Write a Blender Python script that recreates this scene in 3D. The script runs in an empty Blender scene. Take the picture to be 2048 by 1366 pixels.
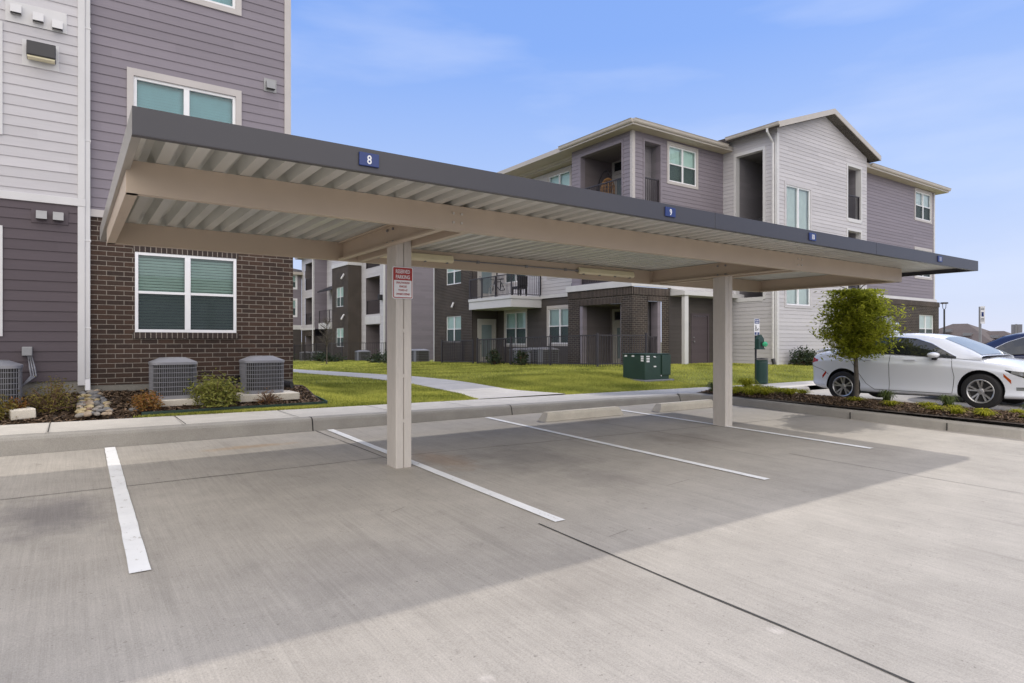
import bpy, bmesh, math, random
import numpy as np
from mathutils import Vector, Matrix, noise as mnoise
from mathutils.bvhtree import BVHTree
random.seed(7); rng = np.random.default_rng(7)
scene = bpy.context.scene
COL = scene.collection
R = math.radians

# ------------------------------------------------------------------ nodes / materials
class NT:
    def __init__(s, tree): s.t = tree
    def n(s, typ, **kw):
        nd = s.t.nodes.new(typ)
        for k, v in kw.items():
            if k.startswith('i_'):
                key = k[2:]
                nd.inputs[int(key) if key.isdigit() else key.replace('_', ' ')].default_value = v
            else: setattr(nd, k, v)
        return nd
    def l(s, a, b): s.t.links.new(a, b)
    def math(s, op, a, b=None, c=None):
        nd = s.n('ShaderNodeMath', operation=op)
        for i, v in enumerate((a, b, c)):
            if v is None: continue
            if isinstance(v, (int, float)): nd.inputs[i].default_value = v
            else: s.l(v, nd.inputs[i])
        return nd.outputs[0]
    def mixc(s, f, a, b, blend='MIX'):
        nd = s.n('ShaderNodeMix', data_type='RGBA', blend_type=blend)
        for i, v in ((0, f), (6, a), (7, b)):
            if isinstance(v, (int, float)): nd.inputs[i].default_value = v
            elif isinstance(v, tuple): nd.inputs[i].default_value = v if len(v) == 4 else (*v, 1)
            else: s.l(v, nd.inputs[i])
        return nd.outputs[2]
    def ramp(s, fac, pts):
        nd = s.n('ShaderNodeValToRGB'); e = nd.color_ramp.elements
        while len(e) < len(pts): e.new(0.5)
        for el, (p, c) in zip(e, pts):
            el.position = p; el.color = (c, c, c, 1) if isinstance(c, (int, float)) else (*c, 1)
        s.l(fac, nd.inputs[0]); return nd.outputs[0]
    def noise(s, vec, scale, detail=4, rough=.55, dim='3D'):
        nd = s.n('ShaderNodeTexNoise', noise_dimensions=dim)
        nd.inputs['Scale'].default_value = scale; nd.inputs['Detail'].default_value = detail
        nd.inputs['Roughness'].default_value = rough
        if vec is not None: s.l(vec, nd.inputs['Vector'])
        return nd.outputs['Fac']
    def pos(s, scale=None):
        g = s.n('ShaderNodeNewGeometry')
        if scale is None: return g.outputs['Position']
        m = s.n('ShaderNodeMapping'); m.inputs['Scale'].default_value = scale
        s.l(g.outputs['Position'], m.inputs['Vector']); return m.outputs[0]
    def bump(s, h, strength, dist=.01):
        b = s.n('ShaderNodeBump'); b.inputs['Strength'].default_value = strength
        b.inputs['Distance'].default_value = dist
        s.l(h, b.inputs['Height']); return b.outputs[0]

def newmat(name):
    m = bpy.data.materials.new(name); m.use_nodes = True
    t = m.node_tree; t.nodes.clear(); k = NT(t)
    out = k.n('ShaderNodeOutputMaterial'); p = k.n('ShaderNodeBsdfPrincipled')
    k.l(p.outputs[0], out.inputs[0])
    return m, k, p, out

def mat(name, c, rough=.6, var=.12, scale=3., metal=0., spec=.5, fine=0., bump=0., bscale=60., coat=0., stretch=None):
    m, k, p, o = newmat(name)
    v = k.pos(stretch) if stretch else k.pos()
    f = k.noise(v, scale, 5)
    lo = tuple(x * (1 - var) for x in c); hi = tuple(min(1, x * (1 + var)) for x in c)
    col = k.ramp(f, [(.3, lo), (.7, hi)])
    if fine: col = k.mixc(1., col, k.ramp(k.noise(v, bscale, 2), [(.3, 1 - fine), (.7, 1 + 0 * fine)]), 'MULTIPLY')
    k.l(col, p.inputs['Base Color'])
    p.inputs['Roughness'].default_value = rough; p.inputs['Metallic'].default_value = metal
    p.inputs['Specular IOR Level'].default_value = spec
    if coat: p.inputs['Coat Weight'].default_value = coat; p.inputs['Coat Roughness'].default_value = .03
    if bump: k.l(k.bump(k.noise(v, bscale, 3), bump, .004), p.inputs['Normal'])
    return m

def siding_mat(name, c):
    m, k, p, o = newmat(name)
    g = k.n('ShaderNodeNewGeometry'); sx = k.n('ShaderNodeSeparateXYZ'); k.l(g.outputs['Position'], sx.inputs[0])
    row = k.math('FLOOR', k.math('MULTIPLY', sx.outputs[2], 1 / .156))
    seg = k.math('FLOOR', k.math('ADD', k.math('MULTIPLY', k.math('ADD', sx.outputs[0], sx.outputs[1]), 1 / 3.6), k.math('MULTIPLY', row, .37)))
    cmb = k.n('ShaderNodeCombineXYZ'); k.l(row, cmb.inputs[0]); k.l(seg, cmb.inputs[1])
    wn = k.n('ShaderNodeTexWhiteNoise'); k.l(cmb.outputs[0], wn.inputs[0])
    f1 = k.ramp(wn.outputs[0], [(0, .90), (1, 1.02)])
    f2 = k.ramp(k.noise(k.pos((1.2, 1.2, 14)), 2.5, 5), [(.3, .93), (.7, 1.0)])
    grain = k.noise(k.pos((3, 3, 60)), 6, 4)
    col = k.mixc(1., k.mixc(1., (*c, 1), f1, 'MULTIPLY'), f2, 'MULTIPLY')
    k.l(col, p.inputs['Base Color']); p.inputs['Roughness'].default_value = .6; p.inputs['Specular IOR Level'].default_value = .3
    k.l(k.bump(grain, .25, .003), p.inputs['Normal'])
    return m

def brick_mat(name, c1, c2, mortar, course=.08, length=.245, soldier=False):
    m, k, p, o = newmat(name)
    g = k.n('ShaderNodeNewGeometry')
    sp = k.n('ShaderNodeSeparateXYZ'); k.l(g.outputs['Position'], sp.inputs[0])
    sn = k.n('ShaderNodeSeparateXYZ'); k.l(g.outputs['True Normal'], sn.inputs[0])
    u = k.math('ADD', k.math('MULTIPLY', sp.outputs[0], k.math('ABSOLUTE', sn.outputs[1])),
               k.math('MULTIPLY', sp.outputs[1], k.math('ABSOLUTE', sn.outputs[0])))
    cb = k.n('ShaderNodeCombineXYZ')
    if soldier: k.l(sp.outputs[2], cb.inputs[0]); k.l(u, cb.inputs[1])
    else: k.l(u, cb.inputs[0]); k.l(sp.outputs[2], cb.inputs[1])
    b = k.n('ShaderNodeTexBrick'); k.l(cb.outputs[0], b.inputs['Vector'])
    b.inputs['Scale'].default_value = 1; b.inputs['Brick Width'].default_value = length if not soldier else 5.
    b.inputs['Row Height'].default_value = course; b.inputs['Mortar Size'].default_value = .0058
    b.inputs['Mortar Smooth'].default_value = .15; b.inputs['Bias'].default_value = -.1
    b.inputs['Color1'].default_value = (*c1, 1); b.inputs['Color2'].default_value = (*c2, 1)
    b.inputs['Mortar'].default_value = (*mortar, 1)
    f = k.ramp(k.noise(k.pos(), 1.3, 6), [(.3, .78), (.7, 1.12)])
    f2 = k.ramp(k.noise(k.pos(), 55, 3), [(.3, .8), (.7, 1.1)])
    k.l(k.mixc(1., k.mixc(1., b.outputs[0], f, 'MULTIPLY'), f2, 'MULTIPLY'), p.inputs['Base Color'])
    p.inputs['Roughness'].default_value = .85; p.inputs['Specular IOR Level'].default_value = .25
    h = k.math('ADD', k.math('MULTIPLY', b.outputs['Fac'], -1.0), k.math('MULTIPLY', k.noise(k.pos(), 90, 3), .25))
    k.l(k.bump(h, .8, .008), p.inputs['Normal'])
    return m

def concrete_mat(name, c, stains=False, streak=True):
    m, k, p, o = newmat(name)
    big = k.ramp(k.noise(k.pos(), .45, 6, .6), [(.28, .84), (.72, 1.10)])
    mid = k.ramp(k.noise(k.pos(), 3.1, 6, .65), [(.3, .90), (.7, 1.06)])
    fine = k.ramp(k.noise(k.pos(), 120, 4, .8), [(.28, .70), (.72, 1.16)])
    col = k.mixc(1., (*c, 1), big, 'MULTIPLY'); col = k.mixc(1., col, mid, 'MULTIPLY'); col = k.mixc(1., col, fine, 'MULTIPLY')
    if streak:
        st = k.ramp(k.noise(k.pos((22, .5, 1)), 1.6, 5, .7), [(.3, .90), (.7, 1.05)])
        col = k.mixc(1., col, st, 'MULTIPLY')
        st2 = k.ramp(k.noise(k.pos((70, 1.2, 1)), 1.5, 3, .7), [(.3, .92), (.7, 1.05)])
        col = k.mixc(1., col, st2, 'MULTIPLY')
    if stains:
        def blob(cx, cy, rx, ry, tint, amt, ns=2.2):
            nonlocal col
            mp = k.n('ShaderNodeMapping'); mp.vector_type = 'POINT'
            g = k.n('ShaderNodeNewGeometry'); k.l(g.outputs['Position'], mp.inputs[0])
            mp.inputs['Location'].default_value = (-cx / rx, -cy / ry, 0); mp.inputs['Scale'].default_value = (1 / rx, 1 / ry, 0)
            ln = k.n('ShaderNodeVectorMath', operation='LENGTH'); k.l(mp.outputs[0], ln.inputs[0])
            d = k.math('ADD', ln.outputs['Value'], k.math('MULTIPLY', k.math('SUBTRACT', k.noise(k.pos(), ns, 6, .7), .5), 1.9))
            f = k.math('MULTIPLY', k.ramp(d, [(.25, 1), (1.0, 0)]), amt)
            col = k.mixc(f, col, k.mixc(1., col, tint, 'MULTIPLY'))
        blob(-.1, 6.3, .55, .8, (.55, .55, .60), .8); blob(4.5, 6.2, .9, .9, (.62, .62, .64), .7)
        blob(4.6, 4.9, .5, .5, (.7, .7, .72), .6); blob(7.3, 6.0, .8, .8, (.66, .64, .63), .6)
        blob(1.9, 8.6, .7, .16, (1.0, .74, .48), .55, 6); blob(3.6, 6.6, .35, .8, (.95, .74, .58), .6)
        blob(7.5, 8.1, .6, .4, (.75, .70, .64), .5); blob(8.9, 4.1, 1.1, .5, (.78, .77, .77), .5)
        blob(1.5, 3.9, .8, .7, (.80, .80, .82), .5); blob(2.6, 3.0, .6, .5, (.80, .79, .79), .5)
        blob(3.0, 1.9, .05, .05, (1.5, 1.5, 1.55), .5, 12); blob(1.5, 2.35, .05, .04, (1.5, 1.5, 1.55), .5, 12)
        ty = k.ramp(k.noise(k.pos((5, .35, 1)), 1.0, 3, .6), [(.60, 1), (.75, .86)])
        col = k.mixc(1., col, ty, 'MULTIPLY')
        pits = k.ramp(k.noise(k.pos(), 38, 2, .5), [(.24, .55), (.31, 1)])
        col = k.mixc(.8, col, k.mixc(1., col, pits, 'MULTIPLY'))
        spots = k.ramp(k.noise(k.pos(), 9, 2, .5), [(.70, 1), (.78, .72)])
        col = k.mixc(.6, col, k.mixc(1., col, spots, 'MULTIPLY'))
    k.l(col, p.inputs['Base Color']); p.inputs['Roughness'].default_value = .82; p.inputs['Specular IOR Level'].default_value = .3
    k.l(k.bump(k.math('ADD', k.noise(k.pos(), 160, 3), k.noise(k.pos((60, 2, 2)), 3, 2)), .25, .003), p.inputs['Normal'])
    return m

def glass_mat(name, tint, refl=.9):
    m = bpy.data.materials.new(name); m.use_nodes = True; t = m.node_tree; t.nodes.clear(); k = NT(t)
    o = k.n('ShaderNodeOutputMaterial'); tr = k.n('ShaderNodeBsdfTransparent'); tr.inputs[0].default_value = (*tint, 1)
    gl = k.n('ShaderNodeBsdfGlossy'); gl.inputs['Roughness'].default_value = .015; gl.inputs[0].default_value = (refl, refl, refl, 1)
    lw = k.n('ShaderNodeFresnel'); lw.inputs['IOR'].default_value = 1.6
    nz = k.bump(k.noise(k.pos(), 1.3, 1), .06, .02); k.l(nz, gl.inputs['Normal'])
    mx = k.n('ShaderNodeMixShader'); k.l(lw.outputs[0], mx.inputs[0]); k.l(tr.outputs[0], mx.inputs[1]); k.l(gl.outputs[0], mx.inputs[2])
    k.l(mx.outputs[0], o.inputs[0]); return m

def screen_mat(name):
    m = bpy.data.materials.new(name); m.use_nodes = True; t = m.node_tree; t.nodes.clear(); k = NT(t)
    o = k.n('ShaderNodeOutputMaterial'); tr = k.n('ShaderNodeBsdfTransparent'); d = k.n('ShaderNodeBsdfDiffuse')
    d.inputs[0].default_value = (.05, .062, .068, 1); mx = k.n('ShaderNodeMixShader'); mx.inputs[0].default_value = .64
    k.l(tr.outputs[0], mx.inputs[1]); k.l(d.outputs[0], mx.inputs[2]); k.l(mx.outputs[0], o.inputs[0]); return m

def leaf_mat(name, c1, c2, trans=.35, scale=6., rough=.55, spec=.25):
    m = bpy.data.materials.new(name); m.use_nodes = True; t = m.node_tree; t.nodes.clear(); k = NT(t)
    o = k.n('ShaderNodeOutputMaterial')
    at = k.n('ShaderNodeAttribute'); at.attribute_name = 'tone'
    f = k.math('ADD', k.math('MULTIPLY', at.outputs['Fac'], .65), k.math('MULTIPLY', k.noise(k.pos(), scale, 2), .35))
    col = k.ramp(f, [(.15, c1), (.8, c2)])
    d = k.n('ShaderNodeBsdfPrincipled'); d.inputs['Roughness'].default_value = rough; d.inputs['Specular IOR Level'].default_value = spec
    k.l(col, d.inputs['Base Color']); tl = k.n('ShaderNodeBsdfTranslucent'); k.l(col, tl.inputs[0])
    mx = k.n('ShaderNodeMixShader'); mx.inputs[0].default_value = trans
    k.l(d.outputs[0], mx.inputs[1]); k.l(tl.outputs[0], mx.inputs[2]); k.l(mx.outputs[0], o.inputs[0]); return m

M = {}
M['lot'] = concrete_mat('lot_concrete', (.475, .437, .388), True)
M['walk'] = concrete_mat('walk_concrete', (.66, .62, .56), False, False)
M['kerb'] = concrete_mat('kerb_concrete', (.41, .385, .35), False, False)
M['stop'] = concrete_mat('stop_concrete', (.76, .70, .60), False, False)
M['paint'] = mat('road_paint', (.93, .93, .93), .6, .05, 6, fine=.14, bscale=40)
M['joint'] = mat('joint_sealant', (.05, .048, .045), .9, .2, 8)
M['lawn'] = mat('lawn_soil', (.24, .26, .05), .9, .35, 1.3, fine=.3, bscale=30)
M['mulchbase'] = mat('mulch_base', (.06, .04, .028), .95, .3, 8, fine=.4, bscale=40)
M['ground'] = mat('far_ground', (.2, .19, .12), .95, .2, .2)
M['purple'] = siding_mat('siding_mauve', (.255, .226, .262))
M['dark'] = siding_mat('siding_dark_mauve', (.100, .080, .092))
M['umber'] = siding_mat('siding_umber', (.088, .076, .073))
M['light'] = siding_mat('siding_pale', (.57, .55, .575))
M['trimw'] = mat('trim_white', (.62, .61, .62), .5, .05, 2)
M['trimg'] = mat('trim_greige', (.50, .465, .455), .5, .05, 2)
M['soffit'] = mat('soffit', (.46, .40, .31), .6, .06, 2)
M['gutter'] = mat('gutter_paint', (.50, .455, .41), .4, .05, 2)
M['vinyl'] = mat('vinyl_white', (.80, .80, .83), .35, .04, 3)
M['brick'] = brick_mat('brick_dark', (.074, .045, .034), (.044, .031, .027), (.28, .245, .21))
M['brickf'] = brick_mat('brick_grey', (.068, .052, .046), (.045, .037, .036), (.24, .215, .19))
M['soldier'] = brick_mat('brick_soldier', (.064, .047, .042), (.040, .031, .030), (.34, .30, .26), soldier=True)
M['found'] = concrete_mat('foundation', (.25, .235, .21), False, False)
M['glass'] = glass_mat('window_glass', (.82, .98, .95))
M['glassb'] = glass_mat('window_glass_blue', (.62, .92, 1.0))
M['blind'] = mat('blind_slats', (.86, .88, .86), .6, .04, 5)
M['room'] = mat('room_dark', (.10, .10, .10), .9)
M['glassp'] = glass_mat('window_glass_pale', (.90, .98, .98))
M['screen'] = screen_mat('insect_screen')
M['dglass'] = mat('dark_glass', (.015, .018, .022), .04, .1, 2, spec=.9)
M['tan'] = mat('tan_steel', (.53, .43, .335), .42, .05, 1.5, bump=.04, bscale=25)
M['post'] = mat('post_steel', (.60, .555, .51), .42, .07, 2.2, stretch=(4, 4, .5), bump=.05, bscale=20, fine=.08)
M['fascia'] = mat('fascia_steel', (.050, .048, .058), .40, .06, .8, bump=.06, bscale=4)
M['galv'] = mat('deck_galvalume', (.60, .60, .56), .36, .10, 2.0, metal=.25, stretch=(3, .4, 1))
M['edge'] = mat('edge_metal', (.36, .34, .31), .35, .08, 2, metal=.3)
M['lens'] = mat('fixture_lens', (.80, .73, .50), .35, .06, 4)
M['greymetal'] = mat('grey_metal', (.28, .28, .29), .4, .08, 4, metal=.4)
M['acgrey'] = mat('ac_paint', (.235, .235, .26), .45, .06, 4)
M['acdark'] = mat('ac_coil', (.035, .033, .034), .7, .3, 30)
M['acfar'] = mat('ac_far', (.20, .20, .22), .5, .08, 4)
M['black'] = mat('black_paint', (.022, .021, .025), .45, .15, 6)
M['rail'] = mat('rail_bronze', (.038, .033, .040), .45, .12, 6)
M['green'] = mat('utility_green', (.022, .052, .040), .42, .12, 3)
M['greend'] = mat('bin_green', (.012, .042, .034), .42, .12, 3)
M['bag'] = mat('bag_green', (.05, .42, .20), .35, .1, 8)
M['navy'] = mat('plate_navy', (.015, .035, .16), .35, .06, 8)
M['white'] = mat('sign_white', (.78, .78, .80), .4, .03, 8)
M['red'] = mat('sign_red', (.36, .022, .018), .4, .06, 8)
M['bark'] = mat('bark', (.10, .085, .07), .9, .3, 20, bump=.6, bscale=70)
M['twig'] = mat('twig', (.15, .09, .06), .9, .3, 20)
M['roof'] = mat('roof_shingle', (.085, .07, .065), .9, .2, 3, fine=.35, bscale=30)
M['fhouse'] = mat('house_shingle', (.105, .080, .075), .9, .12, .8, fine=.2, bscale=5)
M['hbrick'] = mat('house_brick', (.25, .18, .14), .9, .1, 1)
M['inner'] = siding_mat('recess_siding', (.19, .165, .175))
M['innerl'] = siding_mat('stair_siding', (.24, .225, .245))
M['door'] = mat('door_paint', (.46, .44, .42), .4, .04, 3)
M['carw'] = mat('car_white', (.82, .84, .90), .22, .02, 1, coat=.8, spec=.5)
M['carb'] = mat('car_blue', (.012, .013, .042), .25, .05, 1, coat=.9)
M['tyre'] = mat('tyre', (.018, .017, .018), .75, .15, 10)
M['rim'] = mat('rim_alloy', (.55, .54, .54), .3, .06, 8, metal=.75)
M['tail'] = mat('tail_red', (.42, .015, .012), .15, .1, 8)
M['amber'] = mat('amber_lens', (.50, .085, .012), .2, .1, 8)
M['mirrorg'] = mat('headlamp', (.40, .43, .48), .08, .2, 15, metal=.6)
M['chrome'] = mat('chrome', (.75, .75, .78), .12, .05, 5, metal=.9)
M['rattan'] = mat('rattan', (.36, .19, .07), .7, .2, 20)
M['leaf_tree'] = leaf_mat('leaf_tree', (.14, .18, .014), (.55, .56, .07), .55, 6., .8, .08)
M['leaf_olive'] = leaf_mat('leaf_olive', (.07, .07, .015), (.26, .20, .05), .3)
M['leaf_red'] = leaf_mat('leaf_red', (.13, .12, .02), (.40, .16, .055), .3, 12)
M['leaf_green'] = leaf_mat('leaf_green', (.07, .09, .018), (.36, .35, .085), .35)
M['leaf_dark'] = leaf_mat('leaf_dark', (.014, .024, .012), (.06, .085, .045), .2)
M['lirio'] = leaf_mat('leaf_liriope', (.13, .16, .012), (.50, .47, .05), .3, 6., .9, .04)
M['lirid'] = leaf_mat('leaf_liriope_dark', (.03, .05, .015), (.14, .18, .05), .3)
M['grass'] = leaf_mat('grass_blade', (.17, .205, .03), (.70, .68, .16), .4, .8)
M['mulch'] = leaf_mat('mulch_chip', (.05, .034, .022), (.30, .21, .145), 0., 8, .95, .03)
for i, c in enumerate([(.27, .245, .22), (.36, .28, .20), (.17, .165, .165), (.40, .32, .18), (.27, .18, .14)]):
    M['rock%d' % i] = mat('river_rock_%s' % 'abcde'[i], c, .7, .18, 9)

def worn_paint():
    m, k, p, o = newmat('worn_road_paint')
    n1 = k.noise(k.pos((1, .6, 1)), 22, 5, .7); n2 = k.noise(k.pos(), 3.0, 3, .6)
    f = k.ramp(k.math('ADD', n1, k.math('MULTIPLY', n2, .35)), [(.78, 0), (.86, .75)])
    col = k.mixc(f, k.mixc(k.ramp(n2, [(.3, 0), (.7, 1)]), (.93, .93, .93), (.82, .82, .82)), (.47, .44, .40))
    k.l(col, p.inputs['Base Color']); p.inputs['Roughness'].default_value = .7; return m
M['paint'] = worn_paint()
# ------------------------------------------------------------------ mesh helpers
class MB:
    def __init__(s): s.v = []; s.f = []; s.mi = []; s.cur = 0; s.marks = []
    def mark(s): s.marks.append(len(s.f))
    def face(s, pts):
        i = len(s.v); s.v.extend(tuple(p) for p in pts); s.f.append(tuple(range(i, i + len(pts)))); s.mi.append(s.cur)
    def solid(s, vs, fs):
        i = len(s.v); s.v.extend(tuple(p) for p in vs)
        for f in fs: s.f.append(tuple(i + a for a in f)); s.mi.append(s.cur)
    def box(s, x0, x1, y0, y1, z0, z1, mtx=None):
        vs = [Vector((x, y, z)) for z in (z0, z1) for y in (y0, y1) for x in (x0, x1)]
        if mtx is not None: vs = [mtx @ v for v in vs]
        s.solid(vs, [(0, 2, 3, 1), (4, 5, 7, 6), (0, 1, 5, 4), (2, 6, 7, 3), (0, 4, 6, 2), (1, 3, 7, 5)])
    def prism(s, poly, ext):           # poly: 3D pts, ext: extrude vector
        n = len(poly); e = Vector(ext); a = [Vector(p) for p in poly]; b = [p + e for p in a]
        s.solid(a + b, [tuple(reversed(range(n))), tuple(range(n, 2 * n))] + [(i, (i + 1) % n, n + (i + 1) % n, n + i) for i in range(n)])
    def tube(s, pts, r, n=8, caps=True):
        pts = [Vector(p) for p in pts]; rs = r if isinstance(r, (list, tuple)) else [r] * len(pts)
        base = len(s.v)
        for i, p in enumerate(pts):
            d = (pts[min(i + 1, len(pts) - 1)] - pts[max(i - 1, 0)]).normalized()
            ref = Vector((0, 0, 1)) if abs(d.z) < .9 else Vector((1, 0, 0))
            a = d.cross(ref).normalized(); b = d.cross(a)
            for j in range(n):
                t = 2 * math.pi * j / n
                s.v.append(tuple(p + (a * math.cos(t) + b * math.sin(t)) * rs[i]))
        for i in range(len(pts) - 1):
            for j in range(n):
                s.f.append((base + i * n + j, base + i * n + (j + 1) % n, base + (i + 1) * n + (j + 1) % n, base + (i + 1) * n + j)); s.mi.append(s.cur)
        if caps:
            s.f.append(tuple(base + j for j in range(n))); s.mi.append(s.cur)
            e = base + (len(pts) - 1) * n; s.f.append(tuple(e + j for j in range(n))); s.mi.append(s.cur)
    def lathe(s, prof, c=(0, 0, 0), axis='z', n=24):   # prof: (r,h)
        base = len(s.v)
        for r, h in prof:
            for j in range(n):
                t = 2 * math.pi * j / n; a, b = r * math.cos(t), r * math.sin(t)
                p = (a, b, h) if axis == 'z' else (h, a, b)
                s.v.append((c[0] + p[0], c[1] + p[1], c[2] + p[2]))
        for i in range(len(prof) - 1):
            for j in range(n):
                s.f.append((base + i * n + j, base + i * n + (j + 1) % n, base + (i + 1) * n + (j + 1) % n, base + (i + 1) * n + j)); s.mi.append(s.cur)
    # wall-frame helpers. ax 'y': wall faces -Y at y=pl (u = x). ax 'x': faces -X at x=pl (u = y). d>0 goes inside
    def wbox(s, ax, pl, u0, u1, z0, z1, d0, d1):
        if ax == 'y': s.box(u0, u1, pl + d0, pl + d1, z0, z1)
        else: s.box(pl + d0, pl + d1, u0, u1, z0, z1)
    def wq(s, ax, pl, pts):            # pts (u,z,d)
        s.face([(u, pl + d, z) for u, z, d in pts] if ax == 'y' else [(pl + d, u, z) for u, z, d in reversed(pts)])
    def wall(s, ax, pl, u0, u1, z0, z1, holes=(), exp=None, lap=.013, ufun=None):
        s.mark(); cuts = {z0, z1}
        for h in holes:
            for z in (h[2], h[3]):
                if z0 < z < z1: cuts.add(z)
        if exp:
            k = math.floor(z0 / exp)
            while k * exp < z1:
                if k * exp > z0: cuts.add(k * exp)
                k += 1
        elif ufun: cuts |= set(np.linspace(z0, z1, 8))
        cs = sorted(cuts)
        for a, b in zip(cs[:-1], cs[1:]):
            if b - a < 1e-5: continue
            m = (a + b) / 2
            hs = sorted((h[0], h[1]) for h in holes if h[2] < m < h[3])
            la, ra = ufun(a) if ufun else (u0, u1); lb, rb = ufun(b) if ufun else (u0, u1)
            segs = []; cur = None
            for h0, h1 in hs: segs.append((cur, h0)); cur = h1
            segs.append((cur, None))
            if exp:
                kk = math.floor(m / exp + 1e-6); oa = lap * (1 - (a - kk * exp) / exp) + .002; ob = lap * (1 - (b - kk * exp) / exp) + .002
            else: oa = ob = 0
            for p, q in segs:
                pa, pb = (la, lb) if p is None else (p, p); qa, qb = (ra, rb) if q is None else (q, q)
                if qa - pa < 1e-4 and qb - pb < 1e-4: continue
                s.wq(ax, pl, [(pa, a, -oa), (qa, a, -oa), (qb, b, -ob), (pb, b, -ob)])
                if exp and abs(a - kk * exp) < 1e-4: s.wq(ax, pl, [(pa, a, -oa), (qa, a, -oa), (qa, a, .0), (pa, a, .0)])
    def recess(s, ax, pl, u0, u1, z0, z1, d):
        s.mark(); e = .005; u0 -= e; u1 += e; z0 -= e; z1 += e
        s.wq(ax, pl, [(u0, z0, 0), (u0, z1, 0), (u0, z1, d), (u0, z0, d)]); s.wq(ax, pl, [(u1, z0, 0), (u1, z1, 0), (u1, z1, d), (u1, z0, d)])
        s.wq(ax, pl, [(u0, z0, 0), (u1, z0, 0), (u1, z0, d), (u0, z0, d)]); s.wq(ax, pl, [(u0, z1, 0), (u1, z1, 0), (u1, z1, d), (u0, z1, d)])
        s.wq(ax, pl, [(u0, z0, d), (u1, z0, d), (u1, z1, d), (u0, z1, d)])
    def build(s, name, mats, parent=None, bevel=0., smooth=False, loc=None, each=0):
        mk = sorted(set([0] + ([i for i in range(0, len(s.f), each)] if each else s.marks) + [len(s.f)]))
        if len(mk) > 2:
            last = None
            for a, b in zip(mk[:-1], mk[1:]):
                q = MB(); q.f = []; mp = {}
                for f, mi in zip(s.f[a:b], s.mi[a:b]):
                    for v in f:
                        if v not in mp: mp[v] = len(q.v); q.v.append(s.v[v])
                    q.f.append(tuple(mp[v] for v in f)); q.mi.append(mi)
                last = q.build(name, mats, parent, bevel, smooth, loc)
            return last
        if not isinstance(mats, (list, tuple)): mats = [mats]
        off = Vector((0, 0, 0))
        p = parent
        while p is not None: off += p.location; p = p.parent
        if loc is not None: off += Vector(loc)
        me = bpy.data.meshes.new(name); va = np.array(s.v, dtype=np.float64).reshape(-1, 3) - np.array(off)
        me.from_pydata(va.tolist(), [], s.f)
        for m in mats: me.materials.append(m)
        if len(mats) > 1: me.polygons.foreach_set('material_index', s.mi)
        if smooth: me.polygons.foreach_set('use_smooth', [True] * len(s.f))
        me.update()
        o = bpy.data.objects.new(name, me); COL.objects.link(o); o.parent = parent
        if loc is not None: o.location = loc
        if bevel:
            b = o.modifiers.new('bevel', 'BEVEL'); b.width = bevel; b.segments = 2; b.limit_method = 'ANGLE'; b.angle_limit = R(40)
        return o

def tag(o, label=None, cat=None, group=None, kind=None):
    if label: o['label'] = label
    if cat: o['category'] = cat
    if group: o['group'] = group
    if kind: o['kind'] = kind
    return o
def thing(name, loc, label, cat, group=None):
    o = bpy.data.objects.new(name, None); o.empty_display_size = .3; COL.objects.link(o); o.location = loc
    return tag(o, label, cat, group)
def copy_tree(o, parent=None, kids=None):
    if kids is None:
        kids = {}
        for q in scene.objects: kids.setdefault(q.parent, []).append(q)
    c = o.copy(); COL.objects.link(c); c.parent = parent
    for ch in kids.get(o, []): copy_tree(ch, c, kids)
    return c
def fastmesh(name, verts, loops_per, mats, parent=None, tone=None, kind=None, loc=None):
    # verts (F, k, 3) independent faces
    F, k, _ = verts.shape
    me = bpy.data.meshes.new(name); v = verts.reshape(-1, 3).copy()
    off = Vector((0, 0, 0)); p = parent
    while p is not None: off += p.location; p = p.parent
    if loc is not None: off += Vector(loc)
    v -= np.array(off)
    me.vertices.add(F * k); me.vertices.foreach_set('co', v.astype(np.float32).ravel())
    me.loops.add(F * k); me.loops.foreach_set('vertex_index', np.arange(F * k, dtype=np.int32))
    me.polygons.add(F); me.polygons.foreach_set('loop_start', np.arange(0, F * k, k, dtype=np.int32))
    try: me.polygons.foreach_set('loop_total', np.full(F, k, dtype=np.int32))
    except Exception: pass
    if tone is not None:
        a = me.attributes.new('tone', 'FLOAT', 'FACE'); a.data.foreach_set('value', tone.astype(np.float32))
    me.materials.append(mats); me.update(calc_edges=True); me.validate()
    o = bpy.data.objects.new(name, me); COL.objects.link(o); o.parent = parent
    if loc is not None: o.location = loc
    if kind: o['kind'] = kind
    return o
def text_mb(txt, size, sx=1., align='CENTER'):
    cu = bpy.data.curves.new('t', 'FONT'); cu.body = txt; cu.size = size; cu.align_x = align; cu.extrude = .0012; cu.resolution_u = 3
    cu.offset = size * .012
    o = bpy.data.objects.new('t', cu); COL.objects.link(o)
    dg = bpy.context.evaluated_depsgraph_get(); me = bpy.data.meshes.new_from_object(o.evaluated_get(dg))
    vs = [(v.co.x * sx, v.co.y, v.co.z) for v in me.vertices]; fs = [tuple(p.vertices) for p in me.polygons]
    bpy.data.objects.remove(o); bpy.data.curves.remove(cu); bpy.data.meshes.remove(me)
    return vs, fs
def lettering(name, lines, mat_, parent, cx, y, ax='y'):
    # lines: (text, size, sx, z baseline)
    mb = MB()
    for t, size, sx, z in lines:
        vs, fs = text_mb(t, size, sx)
        mb.solid([(cx + a, y - c, z + b) if ax == 'y' else (y - c, cx - a, z + b) for a, b, c in vs], fs)
    return mb.build(name, mat_, parent)

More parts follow.
